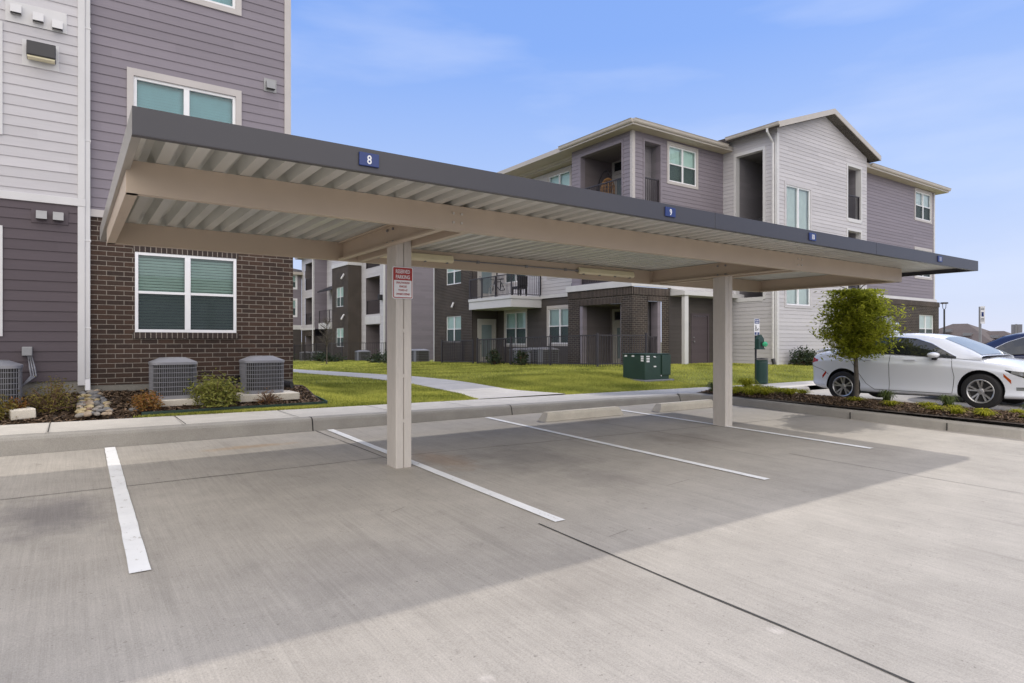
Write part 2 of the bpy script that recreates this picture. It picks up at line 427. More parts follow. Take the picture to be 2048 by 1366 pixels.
# ------------------------------------------------------------------ terrain heights
SL = .0213
def zlot(y): return SL * (y - 6.43)
def zwalk(x): return .28 - .0065 * min(max(x, -6), 16)
def sst(a, b, t): t = min(max((t - a) / (b - a), 0), 1); return t * t * (3 - 2 * t)
def zlawn(x, y):
    base = zwalk(x)
    top = .34 + .16 * sst(8, 16, x)
    z = base + (top - base) * sst(10.6, 15, y)
    if y > 17: z -= .0185 * (y - 17)
    if y > 11 and x > 3: z += .14 * math.exp(-((x - 3.4) / .9) ** 2) * sst(10.9, 12, y)
    return z
def zbed(y): return .292 + max(0, y - 10.65) * .185
def zisl(x, y): return .15 + .10 * math.exp(-((x - 12.5) / .7) ** 2) + .012 * (y - 5)

# ------------------------------------------------------------------ setting
def sheet(name, xs, ys, zf, m, skip=None):
    nx, ny = len(xs), len(ys); v = [(x, y, zf(x, y)) for y in ys for x in xs]
    f = [(j * nx + i, j * nx + i + 1, (j + 1) * nx + i + 1, (j + 1) * nx + i) for j in range(ny - 1) for i in range(nx - 1)
         if not (skip and skip((xs[i] + xs[i + 1]) / 2, (ys[j] + ys[j + 1]) / 2))]
    me = bpy.data.meshes.new(name); me.from_pydata(v, [], f); me.materials.append(m)
    me.polygons.foreach_set('use_smooth', [True] * len(f)); o = bpy.data.objects.new(name, me); COL.objects.link(o)
    o['kind'] = 'structure'; return o
mb = MB(); mb.face([(-1500, -1500, -1.0), (1500, -1500, -1.0), (1500, 2500, -1.0), (-1500, 2500, -1.0)])
tag(mb.build('ground', M['ground']), kind='structure')
mb = MB()
mb.face([(-40, -14, zlot(-14)), (90, -14, zlot(-14)), (90, 9.43, zlot(9.43)), (-40, 9.43, zlot(9.43))])
mb.face([(11.8, 9.43, zlot(9.43)), (90, 9.43, zlot(9.43)), (90, 9.5, zlot(9.5)), (11.8, 9.5, zlot(9.5))])
tag(mb.build('parking_lot', M['lot']), kind='structure')
# joints
mb = MB(); h = .004
def strip(mb, x0, y0, x1, y1, w, zf, dz=h, wob=.0, n=1):
    d = Vector((x1 - x0, y1 - y0, 0)); L = d.length; d.normalize(); nn = Vector((-d.y, d.x, 0)) * w / 2
    P = []
    for i in range(n + 1):
        t = i / n; o = (mnoise.noise(Vector((x0 * 3 + t * L * 1.5, y0 * 3, 1.7))) * wob)
        ww = 1 + .5 * mnoise.noise(Vector((t * L * 4, x0, y0))) if wob else 1
        c = Vector((x0, y0, 0)) + d * L * t + nn.normalized() * o; P.append((c - nn * ww, c + nn * ww))
    for i in range(n):
        a, b = P[i]; c, e = P[i + 1]
        mb.face([(q.x, q.y, zf(q) + dz) for q in (a, c, e, b)])
zl = lambda q: zlot(q.y)
strip(mb, 3.06, 4.0, 3.02, -8, .016, zl, wob=.012, n=40)
strip(mb, 3.0, 9.42, 3.1, 6.7, .012, zl, wob=.015, n=16)
strip(mb, -12, 7.2, 3.1, 7.05, .010, zl, wob=.02, n=40); strip(mb, 3.3, 7.05, 11.6, 6.45, .010, zl, wob=.02, n=30)
strip(mb, 7.3, 8.4, 7.5, 5.6, .008, zl, wob=.02, n=14); strip(mb, 7.55, 4.6, 7.8, -3, .008, zl, wob=.02, n=14)
strip(mb, -12, 1.9, -.3, 1.9, .006, zl, wob=.03, n=20)
for cx, cy, a, L in ((3.3, 3.45, .2, .25), (2.2, 4.9, .5, .18), (4.9, 4.3, .1, .4), (1.35, 8.75, .9, .2), (5.4, 6.9, .3, .3), (2.0, 6.5, 2.2, .2)):
    strip(mb, cx, cy, cx + L * math.cos(a), cy + L * math.sin(a), .003, zl, .005, .02, 6)
tag(mb.build('pavement_joint', M['joint']), kind='structure')
# painted lines
mb = MB()
def line(x0, y0, x1, y1, w):
    n = 30; seg = MB()
    for i in range(n):
        for k_ in range(2):
            pass
    P = []
    for i in range(n + 1):
        t = i / n; x = x0 + (x1 - x0) * t; y = y0 + (y1 - y0) * t
        e1 = .006 * mnoise.noise(Vector((y * 6, x, 0))); e2 = .006 * mnoise.noise(Vector((y * 6, x, 9)))
        P.append(((x - w / 2 + e1, y), (x + w / 2 + e2, y)))
    for i in range(n):
        a, b = P[i]; c, d = P[i + 1]
        mb.face([(q[0], q[1], zlot(q[1]) + .008) for q in (a, b, d, c)])
line(.41, 9.40, .36, 4.55, .115); line(3.22, 9.40, 3.24, 3.95, .105); line(6.0, 9.35, 6.0, 3.9, .10); line(8.83, 9.3, 8.86, 4.2, .115)
tag(mb.build('parking_line', M['paint']), kind='structure')
# kerb + sidewalk
mb = MB()
xs = np.linspace(-40, 16.5, 80)
prof = lambda x: [(9.42, zlot(9.42) - .05), (9.425, zlot(9.42)), (9.455, zwalk(x) - .05), (9.475, zwalk(x) - .018), (9.51, zwalk(x) - .002), (9.56, zwalk(x)), (9.62, zwalk(x) + .0)]
for a, b in zip(xs[:-1], xs[1:]):
    pa, pb = prof(a), prof(b)
    for i in range(len(pa) - 1):
        mb.face([(a, *pa[i]), (b, *pb[i]), (b, *pb[i + 1]), (a, *pa[i + 1])])
kerb = tag(mb.build('kerb', M['kerb'], smooth=True), kind='structure')
tag(sheet('sidewalk', list(np.linspace(-40, 16.5, 80)) + [30, 60], [9.62, 10.2, 10.67], lambda x, y: zwalk(x) + .001 + .012 * (y - 9.62), M['walk']), kind='structure')
mb = MB(); zw = lambda q: zwalk(q.x) + .013
for x in [-1.72, -.22, 1.28, 2.78, 4.3, 5.8, 9.4, 10.9, 12.4, 13.9]:
    strip(mb, x, 9.5, x, 10.66, .012, zw, .004)
strip(mb, 6.7, 10.65, 8.9, 10.65, .006, zw, .004)
for y in (12.2, 13.8, 15.4, 17.): strip(mb, 6.9, y, 8.4, y, .012, lambda q: zlawn(q.x, q.y), .035)
for x in (2.97, 6.6, 11.2): # open kerb joints
    for (ya, za), (yb, zb_) in zip(prof(x)[1:-1], prof(x)[2:]):
        mb.face([(x - .009, ya - .003, za + .002), (x + .009, ya - .003, za + .002), (x + .009, yb - .003, zb_ + .003), (x - .009, yb - .003, zb_ + .003)])
tag(mb.build('sidewalk_joint', M['joint']), kind='structure')
# lawn & path
inpath = lambda x, y: (6.92 - .25 * (1 - sst(10.6, 12, y))) < x < (8.38 + .5 * (1 - sst(10.6, 12.2, y)))
xsL = list(np.arange(3.3, 23.5, .35)) + [26, 30, 40, 60]; ysL = [10.66] + list(np.arange(11, 20, .4)) + list(np.arange(20, 64, 2.))
sheet('lawn', xsL, ysL, zlawn, M['lawn'])
sheet('lawn_strip', [.75, 1.5, 2.3, 3.0, 3.72], [10.66, 10.8, 11.0], lambda x, y: zwalk(x) + .012 + .05 * (y - 10.66), M['lawn'])
mb = MB(); ys = [10.66, 11, 11.4, 11.8, 12.2] + list(np.arange(12.6, 22, .6)) + list(np.arange(22, 60, 2.))
L_ = lambda y: 6.92 - .25 * (1 - sst(10.6, 12, y)); R_ = lambda y: 8.38 + .5 * (1 - sst(10.6, 12.2, y))
for a, b in zip(ys[:-1], ys[1:]):
    za, zb_ = zlawn(7.6, a) + .03, zlawn(7.6, b) + .03
    mb.face([(L_(a), a, za), (R_(a), a, za), (R_(b), b, zb_), (L_(b), b, zb_)])
    for f in (L_, R_): mb.face([(f(a), a, za), (f(b), b, zb_), (f(b), b, zb_ - .12), (f(a), a, za - .12)])
tag(mb.build('path', M['walk']), kind='structure')
# grass blades
def grass(n, x0, x1, y0, y1, hgt, zf, ok, wid=.006):
    x = rng.uniform(x0, x1, n); y = rng.uniform(y0, y1, n)
    msk = np.array([ok(a, b) for a, b in zip(x, y)]); x = x[msk]; y = y[msk]
    z = np.array([zf(a, b) for a, b in zip(x, y)]); n = len(x)
    a = rng.uniform(0, 6.283, n); ln = rng.uniform(0, .6, n); hh = hgt * rng.uniform(.5, 1.2, n)
    cl = np.array([mnoise.noise(Vector((p * .9, q * .9, 0))) for p, q in zip(x, y)])
    V = np.zeros((n, 3, 3)); dx, dy = np.cos(a) * wid, np.sin(a) * wid
    V[:, 0] = np.stack([x - dx, y - dy, z - .01], 1); V[:, 1] = np.stack([x + dx, y + dy, z - .01], 1)
    t = rng.uniform(0, 6.283, n)
    V[:, 2] = np.stack([x + np.cos(t) * ln * hh, y + np.sin(t) * ln * hh, z + hh], 1)
    return V, np.clip(rng.uniform(0, 1, n) * .75 + .10 + cl * .6, 0, 1)
ok1 = lambda x, y: not inpath(x, y) and not (x < 3.75 and y > 10.98)
parts = [grass(130000, 3.3, 14, 10.67, 15, .045, zlawn, ok1, .010), grass(90000, 4, 22, 14, 24, .055, zlawn, lambda x, y: not inpath(x, y) and not (x > 17 and y > 16.5), .012),
         grass(26000, .75, 3.75, 10.67, 11.0, .035, lambda x, y: zwalk(x) + .02, lambda x, y: y < 10.70 + (x - .85) * .1, .006),
         grass(40000, 9, 24, 10.67, 14.3, .045, zlawn, ok1, .009)]
parts.append(grass(60000, 3.6, 17, 23.5, 46, .07, zlawn, lambda x, y: not inpath(x, y), .03))
V = np.concatenate([p[0] for p in parts]); T = np.concatenate([p[1] for p in parts])
tag(fastmesh('grass', V, 3, M['grass'], tone=T, kind='stuff'), 'short yellow green mown lawn grass beside the sidewalk', 'grass')
# mulch beds
sheet('planting_bed', list(np.arange(-14, 3.8, .35)) + [3.72], list(np.linspace(10.67, 12.45, 8)),
      lambda x, y: (zbed(y) if x < 3.2 else zbed(y) - .12 * (x - 3.2)) - .02 + .03 * mnoise.noise(Vector((x * 2, y * 2, 0))), M['mulchbase'],
      skip=lambda x, y: x > .85 and y < 10.72 + (x - .85) * .1)
def chips(n, pts, zf, size=.05):
    x, y = pts; n = len(x); z = np.array([zf(a, b) for a, b in zip(x, y)]) + rng.uniform(-.005, .022, n)
    a = rng.uniform(0, 6.283, n); L = size * rng.uniform(.4, 1.3, n); W = L * rng.uniform(.15, .4, n)
    tl = rng.normal(0, .35, n); tr = rng.normal(0, .4, n)
    dx, dy = np.cos(a), np.sin(a); V = np.zeros((n, 4, 3))
    for i, (s, t) in enumerate(((-1, -1), (1, -1), (1, 1), (-1, 1))):
        V[:, i, 0] = x + s * dx * L / 2 - t * dy * W / 2; V[:, i, 1] = y + s * dy * L / 2 + t * dx * W / 2
        V[:, i, 2] = z + s * np.sin(tl) * L / 2 + t * np.sin(tr) * W / 2
    return V, rng.uniform(0, 1, n) ** 1.5
n = 22000; x = rng.uniform(-3, 3.68, n); y = rng.uniform(10.68, 12.28, n); k_ = ~((x > .85) & (y < 10.73 + (x - .85) * .1)); x = x[k_]; y = y[k_]
V1, T1 = chips(0, (x, y), lambda a, b: (zbed(b) if a < 3.2 else zbed(b) - .12 * (a - 3.2)) - .02 + .03 * mnoise.noise(Vector((a * 2, b * 2, 0))), .06)
n = 26000; x = rng.uniform(11.82, 13.4, n); y = rng.uniform(3.0, 9.35, n)
V2, T2 = chips(0, (x, y), zisl, .05)
tag(fastmesh('bark_mulch', np.concatenate([V1, V2]), 4, M['mulch'], tone=np.concatenate([T1, T2]), kind='stuff'), 'dark brown bark mulch chips spread over the planting beds', 'mulch')
# island
sheet('island_bed', list(np.linspace(11.75, 13.5, 8)), list(np.linspace(2.9, 9.45, 20)), lambda x, y: zisl(x, y) - .01, M['mulchbase'])
def kerb_path(pts, w=.16, hgt=.16, name='island_kerb'):
    mb = MB(); P = [Vector((*p, 0)) for p in pts]; rings = []
    for i, p in enumerate(P):
        d = (P[min(i + 1, len(P) - 1)] - P[max(0, i - 1)]).normalized(); nn = Vector((-d.y, d.x, 0)); zb = zlot(p.y)
        rings.append([tuple(p + nn * o) [:2] + (z,) for o, z in ((0, zb - .04), (-.012, zb + .02), (-.03, zb + hgt - .035), (-.05, zb + hgt - .008), (-.085, zb + hgt), (-w, zb + hgt), (-w - .01, zb + .0))])
    for a, b in zip(rings[:-1], rings[1:]):
        for j in range(len(a) - 1): mb.face([a[j], b[j], b[j + 1], a[j + 1]])
    return tag(mb.build(name, M['kerb'], smooth=True), kind='structure')
arc = [(12.55 + .9 * math.cos(t), 3.6 + .9 * math.sin(t)) for t in np.linspace(math.pi, 2 * math.pi, 14)]
kerb_path([(13.45, 9.45), (13.45, 8), (13.45, 6), (13.45, 4.5)] + [a for a in reversed(arc)] + [(11.65, 4.4), (11.65, 5.5), (11.65, 7), (11.65, 8.3), (11.63, 8.8), (11.55, 9.15), (11.4, 9.36), (11.2, 9.43)])
mb = MB()
for y in (5.9, 4.35):
    for zz, xx in ((.02, 11.638), (.125, 11.655)): pass
    mb.box(11.636, 11.66, y - .006, y + .006, zlot(y), zlot(y) + .12)
tag(mb.build('kerb_joint', M['joint']), kind='structure')

# ------------------------------------------------------------------ window / door / rail helpers
def window(par, ax, pl, u0, u1, z0, z1, casing=0., casmat='trimg', cols=2, rail=True, slats=False, gl='glass', screen=True, inset=.03, blind=True):
    mb = MB(); fw = .05; d0, d1 = inset - .03, inset + .05
    for a in (u0, u1 - fw): mb.wbox(ax, pl, a, a + fw, z0, z1, d0, d1)
    for a in (z0, z1 - fw): mb.wbox(ax, pl, u0 + fw, u1 - fw, a, a + fw, d0, d1)
    cw = (u1 - u0) / cols; zm = (z0 + z1) / 2
    for i in range(1, cols): mb.wbox(ax, pl, u0 + cw * i - .045, u0 + cw * i + .045, z0 + fw, z1 - fw, d0 - .002, d1)
    if rail:
        for i in range(cols):
            a = u0 + cw * i + (fw if i == 0 else .045); b = u0 + cw * (i + 1) - (fw if i == cols - 1 else .045)
            mb.wbox(ax, pl, a, b, zm - .022, zm + .022, d0 + .006, d1)
    w = mb.build('window', M['vinyl'], par, bevel=.004 if slats else 0)
    mb = MB(); mb.wq(ax, pl, [(u0 + .02, z0 + .02, inset + .01), (u1 - .02, z0 + .02, inset + .01), (u1 - .02, z1 - .02, inset + .01), (u0 + .02, z1 - .02, inset + .01)])
    mb.build('glass_pane', M[gl], w)
    mb = MB()
    if slats:
        for i in range(cols):
            a = u0 + cw * i + .03; b = u0 + cw * (i + 1) - .03; z = z0 + .03
            while z < z1 - .03:
                mb.wq(ax, pl, [(a, z, .140), (b, z, .140), (b, z + .040, .112), (a, z + .040, .112)]); z += .050
        m2 = MB(); m2.wq(ax, pl, [(u0, z0, .2), (u1, z0, .2), (u1, z1, .2), (u0, z1, .2)]); m2.build('room_dark', M['room'], w)
        mb.recess(ax, pl, u0, u1, z0, z1, .21); mb.marks = []
    else:
        mb.wq(ax, pl, [(u0, z0, .12), (u1, z0, .12), (u1, z1, .12), (u0, z1, .12)])
    mb.build('window_blind', M['blind'] if blind else M['acdark'], w)
    if screen:
        mb = MB()
        for i in range(cols):
            a = u0 + cw * i + .045; b = u0 + cw * (i + 1) - .045
            mb.wq(ax, pl, [(a, z0 + .045, inset - .012), (b, z0 + .045, inset - .012), (b, zm - .01, inset - .012), (a, zm - .01, inset - .012)])
        mb.build('insect_screen', M['screen'], w)
    if casing:
        mb = MB(); c = casing
        mb.wbox(ax, pl, u0 - c, u0, z0 - c, z1 + c * 1.25, -.032, .02); mb.wbox(ax, pl, u1, u1 + c, z0 - c, z1 + c * 1.25, -.032, .02)
        mb.wbox(ax, pl, u0, u1, z1, z1 + c * 1.25, -.034, .02); mb.wbox(ax, pl, u0, u1, z0 - c, z0, -.034, .02)
        mb.build('window_casing', M[casmat], w)
    else:
        mb = MB()
        for (a, b) in ((u0, z0), (u1, z0)): mb.wq(ax, pl, [(a, z0, 0), (a, z1, 0), (a, z1, .12), (a, z0, .12)])
        for z in (z0, z1): mb.wq(ax, pl, [(u0, z, 0), (u1, z, 0), (u1, z, .12), (u0, z, .12)])
        mb.build('window_reveal', M['brickf'], w)
    return w
def door(par, ax, pl, u0, u1, z0, z1, glazed=True, transom=0., m='door', handle_side=0):
    mb = MB(); mb.wbox(ax, pl, u0 - .09, u0, z0, z1 + transom + .1, -.03, .05); mb.wbox(ax, pl, u1, u1 + .09, z0, z1 + transom + .1, -.03, .05)
    mb.wbox(ax, pl, u0, u1, z1 + transom, z1 + transom + .1, -.032, .05)
    if transom: mb.wbox(ax, pl, u0, u1, z1, z1 + .12, -.032, .05)
    mb.wbox(ax, pl, u0 + .004, u1 - .004, z0, z1 - .004, .005, .045)
    d = mb.build('door', M[m], par)
    if glazed:
        mb = MB(); mb.wbox(ax, pl, u0 + .17, u1 - .17, z0 + .3, z1 - .2, -.004, .004); mb.build('door_glass', M['glass_door'], d)
    if transom:
        mb = MB(); mb.wbox(ax, pl, u0 + .05, u1 - .05, z1 + .16, z1 + transom - .04, .0, .03); mb.build('transom_glass', M['dglass'], d)
        mb = MB(); mb.wbox(ax, pl, u0, u1, z1 + .121, z1 + transom, .03, .06); mb.build('transom_backing', M['vinyl'], d)
    mb = MB(); hu = u0 + .07 if handle_side == 0 else u1 - .07
    mb.wbox(ax, pl, hu - .03, hu + .03, z0 + .95, z0 + 1.01, -.07, -.02); mb.wbox(ax, pl, hu - .01, hu + .01, z0 + .97, z0 + .99, -.02, .01)
    mb.wbox(ax, pl, hu - .03, hu + .03, z0 + 1.12, z0 + 1.17, -.03, .01)
    mb.build('handle', M['greymetal'], d)
    return d
M['glass_door'] = mat('door_blind_glass', (.20, .25, .27), .12, .05, 4, spec=.7)
def railing(par, ax, pl, u0, u1, z0, z1, name='railing', m='rail', sp=.105, posts=()):
    mb = MB(); mb.wbox(ax, pl, u0, u1, z1 - .04, z1, -.025, .025); mb.wbox(ax, pl, u0, u1, z0 + .06, z0 + .09, -.015, .015)
    n = max(2, int((u1 - u0) / sp))
    for i in range(1, n):
        u = u0 + (u1 - u0) * i / n; mb.wbox(ax, pl, u - .008, u + .008, z0 + .09, z1 - .04, -.008, .008)
    for u in (u0, u1) + tuple(posts): mb.wbox(ax, pl, u - .025, u + .025, z0, z1 + .01, -.027, .027)
    return mb.build(name, M[m], par)
def hip(mb, x0, x1, y0, y1, z, slope, t=.2, gable=None):
    w = min(x1 - x0, y1 - y0) / 2; h = w * slope
    mb.cur = 0
    if gable == 'y':     # ridge along y, gable end at y0
        xm = (x0 + x1) / 2
        for xa in (x0, x1): mb.solid([(xa, y0, z), (xm, y0, z + h), (xm, y1, z + h), (xa, y1, z), (xa, y0, z - t), (xm, y0, z + h - t), (xm, y1, z + h - t), (xa, y1, z - t)],
                                     [(0, 1, 2, 3), (4, 7, 6, 5), (0, 4, 5, 1), (3, 2, 6, 7), (0, 3, 7, 4)])
        return
    if x1 - x0 > y1 - y0: a, b = (x0 + w, (y0 + y1) / 2, z + h), (x1 - w, (y0 + y1) / 2, z + h)
    else: a, b = ((x0 + x1) / 2, y0 + w, z + h), ((x0 + x1) / 2, y1 - w, z + h)
    c = [(x0, y0, z), (x1, y0, z), (x1, y1, z), (x0, y1, z)]
    if x1 - x0 > y1 - y0: fs = [(c[0], c[1], b, a), (c[1], c[2], b), (c[2], c[3], a, b), (c[3], c[0], a)]
    else: fs = [(c[0], c[1], a), (c[1], c[2], b, a), (c[2], c[3], b), (c[3], c[0], a, b)]
    for f in fs: mb.face(f)
    mb.cur = 1
    for i in range(4):
        p, q = c[i], c[(i + 1) % 4]; mb.face([p, q, (q[0], q[1], z - t), (p[0], p[1], z - t)])
    mb.cur = 2; mb.face([(p[0], p[1], z - t) for p in c]); mb.cur = 0
def gutter(mb, p, q, z):
    mb.mark()
    d = Vector((q[0] - p[0], q[1] - p[1], 0)).normalized(); n = Vector((d.y, -d.x, 0))
    P = Vector((*p, 0)); Q = Vector((*q, 0)); pr = [(.003, -.13), (.06, -.13), (.09, -.09), (.10, -.03), (.125, .0), (.003, .0)]
    mb.prism([P + n * o + Vector((0, 0, z + zz)) for o, zz in pr], Q - P)

# ================================================================== apartment block on the left (near)
EXP = .156
B1 = thing('apartment_building', (3.45, 12.3, .5), 'mauve and pale lap siding apartment block with dark brick ground floor, nearest on the left', 'apartment building')
Wy = 12.3
mb = MB(); mb.wall('y', Wy, .20, 3.36, 3.52, 9.6, [(.87, 2.47, 4.50, 5.85), (.87, 2.47, 7.43, 8.78)], EXP)
mb.build('siding_wall', M['purple'], B1)
# brick base
mb = MB(); hw = (.89, 2.48, 1.555, 2.905)
mb.wall('y', Wy - .02, .20, 3.49, .69, 3.42, [hw, (.86, 2.51, 2.905, 3.10), (.86, 2.51, 1.45, 1.555)])
mb.mark(); mb.face([(3.49, Wy - .02, .69), (3.49, 26, .69), (3.49, 26, 3.42), (3.49, Wy - .02, 3.42)])
mb.build('brick_wall', M['brick'], B1)
mb = MB(); mb.wbox('y', Wy, .86, 2.51, 2.905, 3.10, -.028, .08); mb.box(.86, 2.51, Wy - .05, Wy + .06, 1.455, 1.555)
mb.build('brick_lintel', M['soldier'], B1, each=6)
mb = MB(); mb.box(.2, 3.485, Wy - .012, Wy + .3, .2, .69); mb.box(-16, .19, 12.2, 12.6, .2, .78); mb.build('foundation', M['found'], B1, each=6)
mb = MB(); mb.box(.26, 3.52, Wy - .05, Wy + .04, 3.42, 3.54); mb.build('band_board', M['trimg'], B1, bevel=.004)
# corner boards
mb = MB(); mb.box(3.33, 3.45, Wy - .03, Wy + .02, 3.54, 9.6); mb.box(3.42, 3.452, Wy + .02, Wy + .14, 3.54, 9.6); mb.build('corner_board', M['trimg'], B1, bevel=.004)
# side + back + roof shell
mb = MB(); mb.wall('x', 3.44, Wy + .02, 26, 3.54, 9.6); mb.mark(); mb.box(-16, 3.43, 25.9, 26, .3, 9.6); mb.mark(); mb.box(-16, -15.9, 12.4, 26, .3, 9.6)
mb.build('end_wall', M['purple'], B1)
mb = MB(); hip(mb, -16.4, 3.85, 11.85, 26.4, 9.62, .33); mb.build('roof', [M['roof'], M['gutter'], M['soffit']], B1)
# left wing
Lw = 12.19
mb = MB(); mb.wall('y', Lw, -16, .11, 3.66, 9.6, [(-2.6, -.92, 4.60, 6.10), (-2.6, -.92, 7.43, 8.9)], EXP); mb.build('siding_wall', M['light'], B1)
mb = MB(); mb.wall('y', Lw, -16, .11, .78, 3.57, [(-2.6, -.92, 1.57, 3.03)], EXP); mb.build('siding_wall', M['dark'], B1)
mb = MB(); mb.box(-16, .20, Lw - .035, Lw + .02, 3.55, 3.67); mb.build('band_board', M['trimw'], B1, bevel=.004)
mb = MB(); mb.box(.10, .196, Lw - .03, Lw + .13, 3.67, 9.6); mb.box(.10, .196, Lw - .028, Lw + .13, .70, 3.55); mb.build('corner_board', M['trimw'], B1, bevel=.004)
for z in ((4.50, 5.85), (7.43, 8.78)):
    window(B1, 'y', Wy, .87, 2.47, *z, casing=.095, rail=False, slats=True, gl='glassb', screen=False)
window(B1, 'y', Wy - .02, .89, 2.48, 1.555, 2.905, slats=True)
for a, b, g in ((4.60, 6.10, 'trimw'), (7.43, 8.9, 'trimw'), (1.57, 3.03, 'trimw')): window(B1, 'y', Lw, -2.6, -.92, a, b, casing=.09, casmat=g, slats=False)
# downspout
mb = MB(); x = .232; mb.box(x - .035, x + .035, Wy - .12, Wy - .04, .80, 9.5)
mb.prism([(x - .035, Wy - .12, .80), (x - .035, Wy - .04, .80), (x - .035, Wy - .12, .60), (x - .035, Wy - .21, .62)], (.07, 0, 0))
for z in (1.6, 3.0, 4.6, 6.4, 8.): mb.box(x - .045, x + .045, Wy - .125, Wy, z, z + .03)
ds = mb.build('downspout', M['trimw'], B1, bevel=.006)
mb = MB(); mb.box(x - .032, x + .032, Wy - .215, Wy - .15, .585, .625); mb.build('spout_elbow', M['black'], ds)
# hooded vents
def vent(par, ax, pl, u, z, w=.15, hh=.15, m='trimw', plate=True):
    mb = MB(); mb.wq(ax, pl, [(u - w / 2, z - hh / 2, -.10), (u + w / 2, z - hh / 2, -.10), (u + w / 2, z + hh / 2, -.055), (u - w / 2, z + hh / 2, -.055)])
    mb.wq(ax, pl, [(u - w / 2, z + hh / 2, -.055), (u + w / 2, z + hh / 2, -.055), (u + w / 2, z + hh / 2, .0), (u - w / 2, z + hh / 2, 0)])
    for s in (-1, 1): mb.wq(ax, pl, [(u + s * w / 2, z - hh / 2, -.10), (u + s * w / 2, z + hh / 2, -.055), (u + s * w / 2, z + hh / 2, 0), (u + s * w / 2, z - hh / 2, 0)])
    if plate: mb.wbox(ax, pl, u - w * .75, u + w * .75, z - hh * .8, z + hh * .8, -.022, .01)
    v = mb.build('wall_vent', M[m], par)
    mb = MB(); mb.wq(ax, pl, [(u - w * .42, z - hh * .48, -.03), (u + w * .42, z - hh * .48, -.03), (u + w * .42, z - hh * .46, -.09), (u - w * .42, z - hh * .46, -.09)]); mb.build('vent_flap', M['black'], v)
    return v
for u, z in ((-.67, 6.43), (-.40, 6.38), (-.16, 6.33)): vent(B1, 'y', Lw - .02, u, z, .135, .14, 'trimw', False)
mb = MB(); mb.box(-.80, -.04, Lw - .02, Lw, 6.24, 6.56); mb.build('vent_board', M['trimw'], B1, bevel=.003)
mb = MB(); mb.box(-.49, -.02, Lw - .02, Lw, 3.23, 3.47); mb.build('vent_board', M['dark'], B1, bevel=.003)
for u in (-.36, -.15): vent(B1, 'y', Lw - .02, u, 3.35, .135, .13, 'greymetal', False)
vent(B1, 'y', Wy, 3.07, 6.19, .15, .15, 'greymetal')
mb = MB(); mb.box(-.60, -.14, Lw - .02, Lw, 5.62, 6.02); mb.build('lamp_board', M['trimw'], B1, bevel=.003)
mb = MB(); mb.prism([(-.54, Lw - .02, 5.98), (-.54, Lw - .16, 5.97), (-.54, Lw - .22, 5.74), (-.54, Lw - .02, 5.72)], (.36, 0, 0)); wl = mb.build('wall_lamp', M['black'], B1, bevel=.01)
mb = MB(); mb.box(-.53, -.19, Lw - .19, Lw - .05, 5.712, 5.735); mb.build('lamp_lens', M['lens'], wl)
mb = MB(); mb.box(-.60, -.47, Lw - .09, Lw, 1.18, 1.32); mb.build('meter_box', M['greymetal'], B1, bevel=.01)

# ================================================================== middle block
B2 = thing('apartment_building', (22.8, 14.4, .45), 'three storey mauve and pale apartment block with a front gable, behind the carport', 'apartment building')
gz = .42
gab = lambda z: (22.8 + max(0, (z - 9.8) / .33), 29.9 - max(0, (z - 9.8) / .33))
mb = MB()
hA = [(23.42, 25.18, 5.2, 7.68), (23.42, 25.18, 2.87, 4.7), (28.2, 29.35, 6.88, 9.18), (28.2, 29.35, 3.75, 6.33), (28.2, 29.35, gz, 3.2)]
mb.wall('y', 14.4, 22.8, 29.9, gz, 9.8, hA, EXP); mb.marks.pop(); mb.wall('y', 14.4, 22.8, 29.9, 9.8, 10.96, [], EXP, ufun=gab); mb.marks.pop()
mb.build('siding_wall', M['light'], B2)
mb = MB(); hB = [(15.0, 16.25, 3.2, 9.1)]
mb.wall('x', 22.8, 14.4, 16.9, gz, 9.82, hB, EXP); mb.build('siding_wall', M['light'], B2)
mb = MB(); mb.wall('y', 16.9, 17.36, 22.8, 3.7, 9.4, [(18.0, 18.88, 6.7, 9.07), (19.38, 21.03, 7.74, 9.16), (18.0, 18.88, 3.75, 6.1), (19.38, 21.03, 4.6, 6.05)], EXP)
mb.wall('x', 17.36, 16.9, 20.4, 3.7, 9.4, [(17.45, 19.82, 6.7, 9.04), (17.45, 19.82, 3.75, 6.1)], EXP)
mb.wall('y', 14.9, 29.9, 38.26, 3.62, 9.5, [(36.02, 37.85, 7.82, 9.25), (36.02, 37.85, 4.8, 6.2)], EXP)
mb.mark(); mb.face([(38.26, 14.9, .4), (38.26, 27, .4), (38.26, 27, 9.5), (38.26, 14.9, 9.5)]); mb.mark(); mb.face([(17.36, 20.4, 3.5), (18.2, 20.4, 3.5), (18.2, 20.4, 9.3), (17.36, 20.4, 9.3)])
mb.build('siding_wall', M['purple'], B2)
mb = MB(); mb.wall('y', 16.9, 19.31, 22.8, gz, 3.7, [(20.8, 21.75, gz, 2.5)], EXP); mb.wall('x', 18.15, 20.4, 27.24, .3, 3.42, [(24.75, 26.5, 1.25, 2.85), (21.35, 22.98, 1.3, 2.9)], EXP)
mb.wall('y', 27.24, 16.62, 18.15, .3, 6.3, [(17.0, 17.95, .32, 2.52), (17.0, 17.95, 3.55, 5.7)], EXP)
mb.build('siding_wall', M['umber'], B2)
mb = MB(); mb.wall('x', 18.15, 20.4, 31.6, 3.55, 9.2, [(21.45, 22.95, 7.65, 9.0), (24.75, 26.5, 4.35, 5.9), (21.35, 22.98, 4.4, 5.9)], EXP)
mb.wall('x', 16.6, 27.24, 31.2, 6.3, 9.2, [(28.34, 29.93, 7.4, 8.8)], EXP); mb.wall('y', 27.24, 16.6, 18.15, 6.3, 9.2, [], EXP)
mb.build('siding_wall', M['light'], B2)
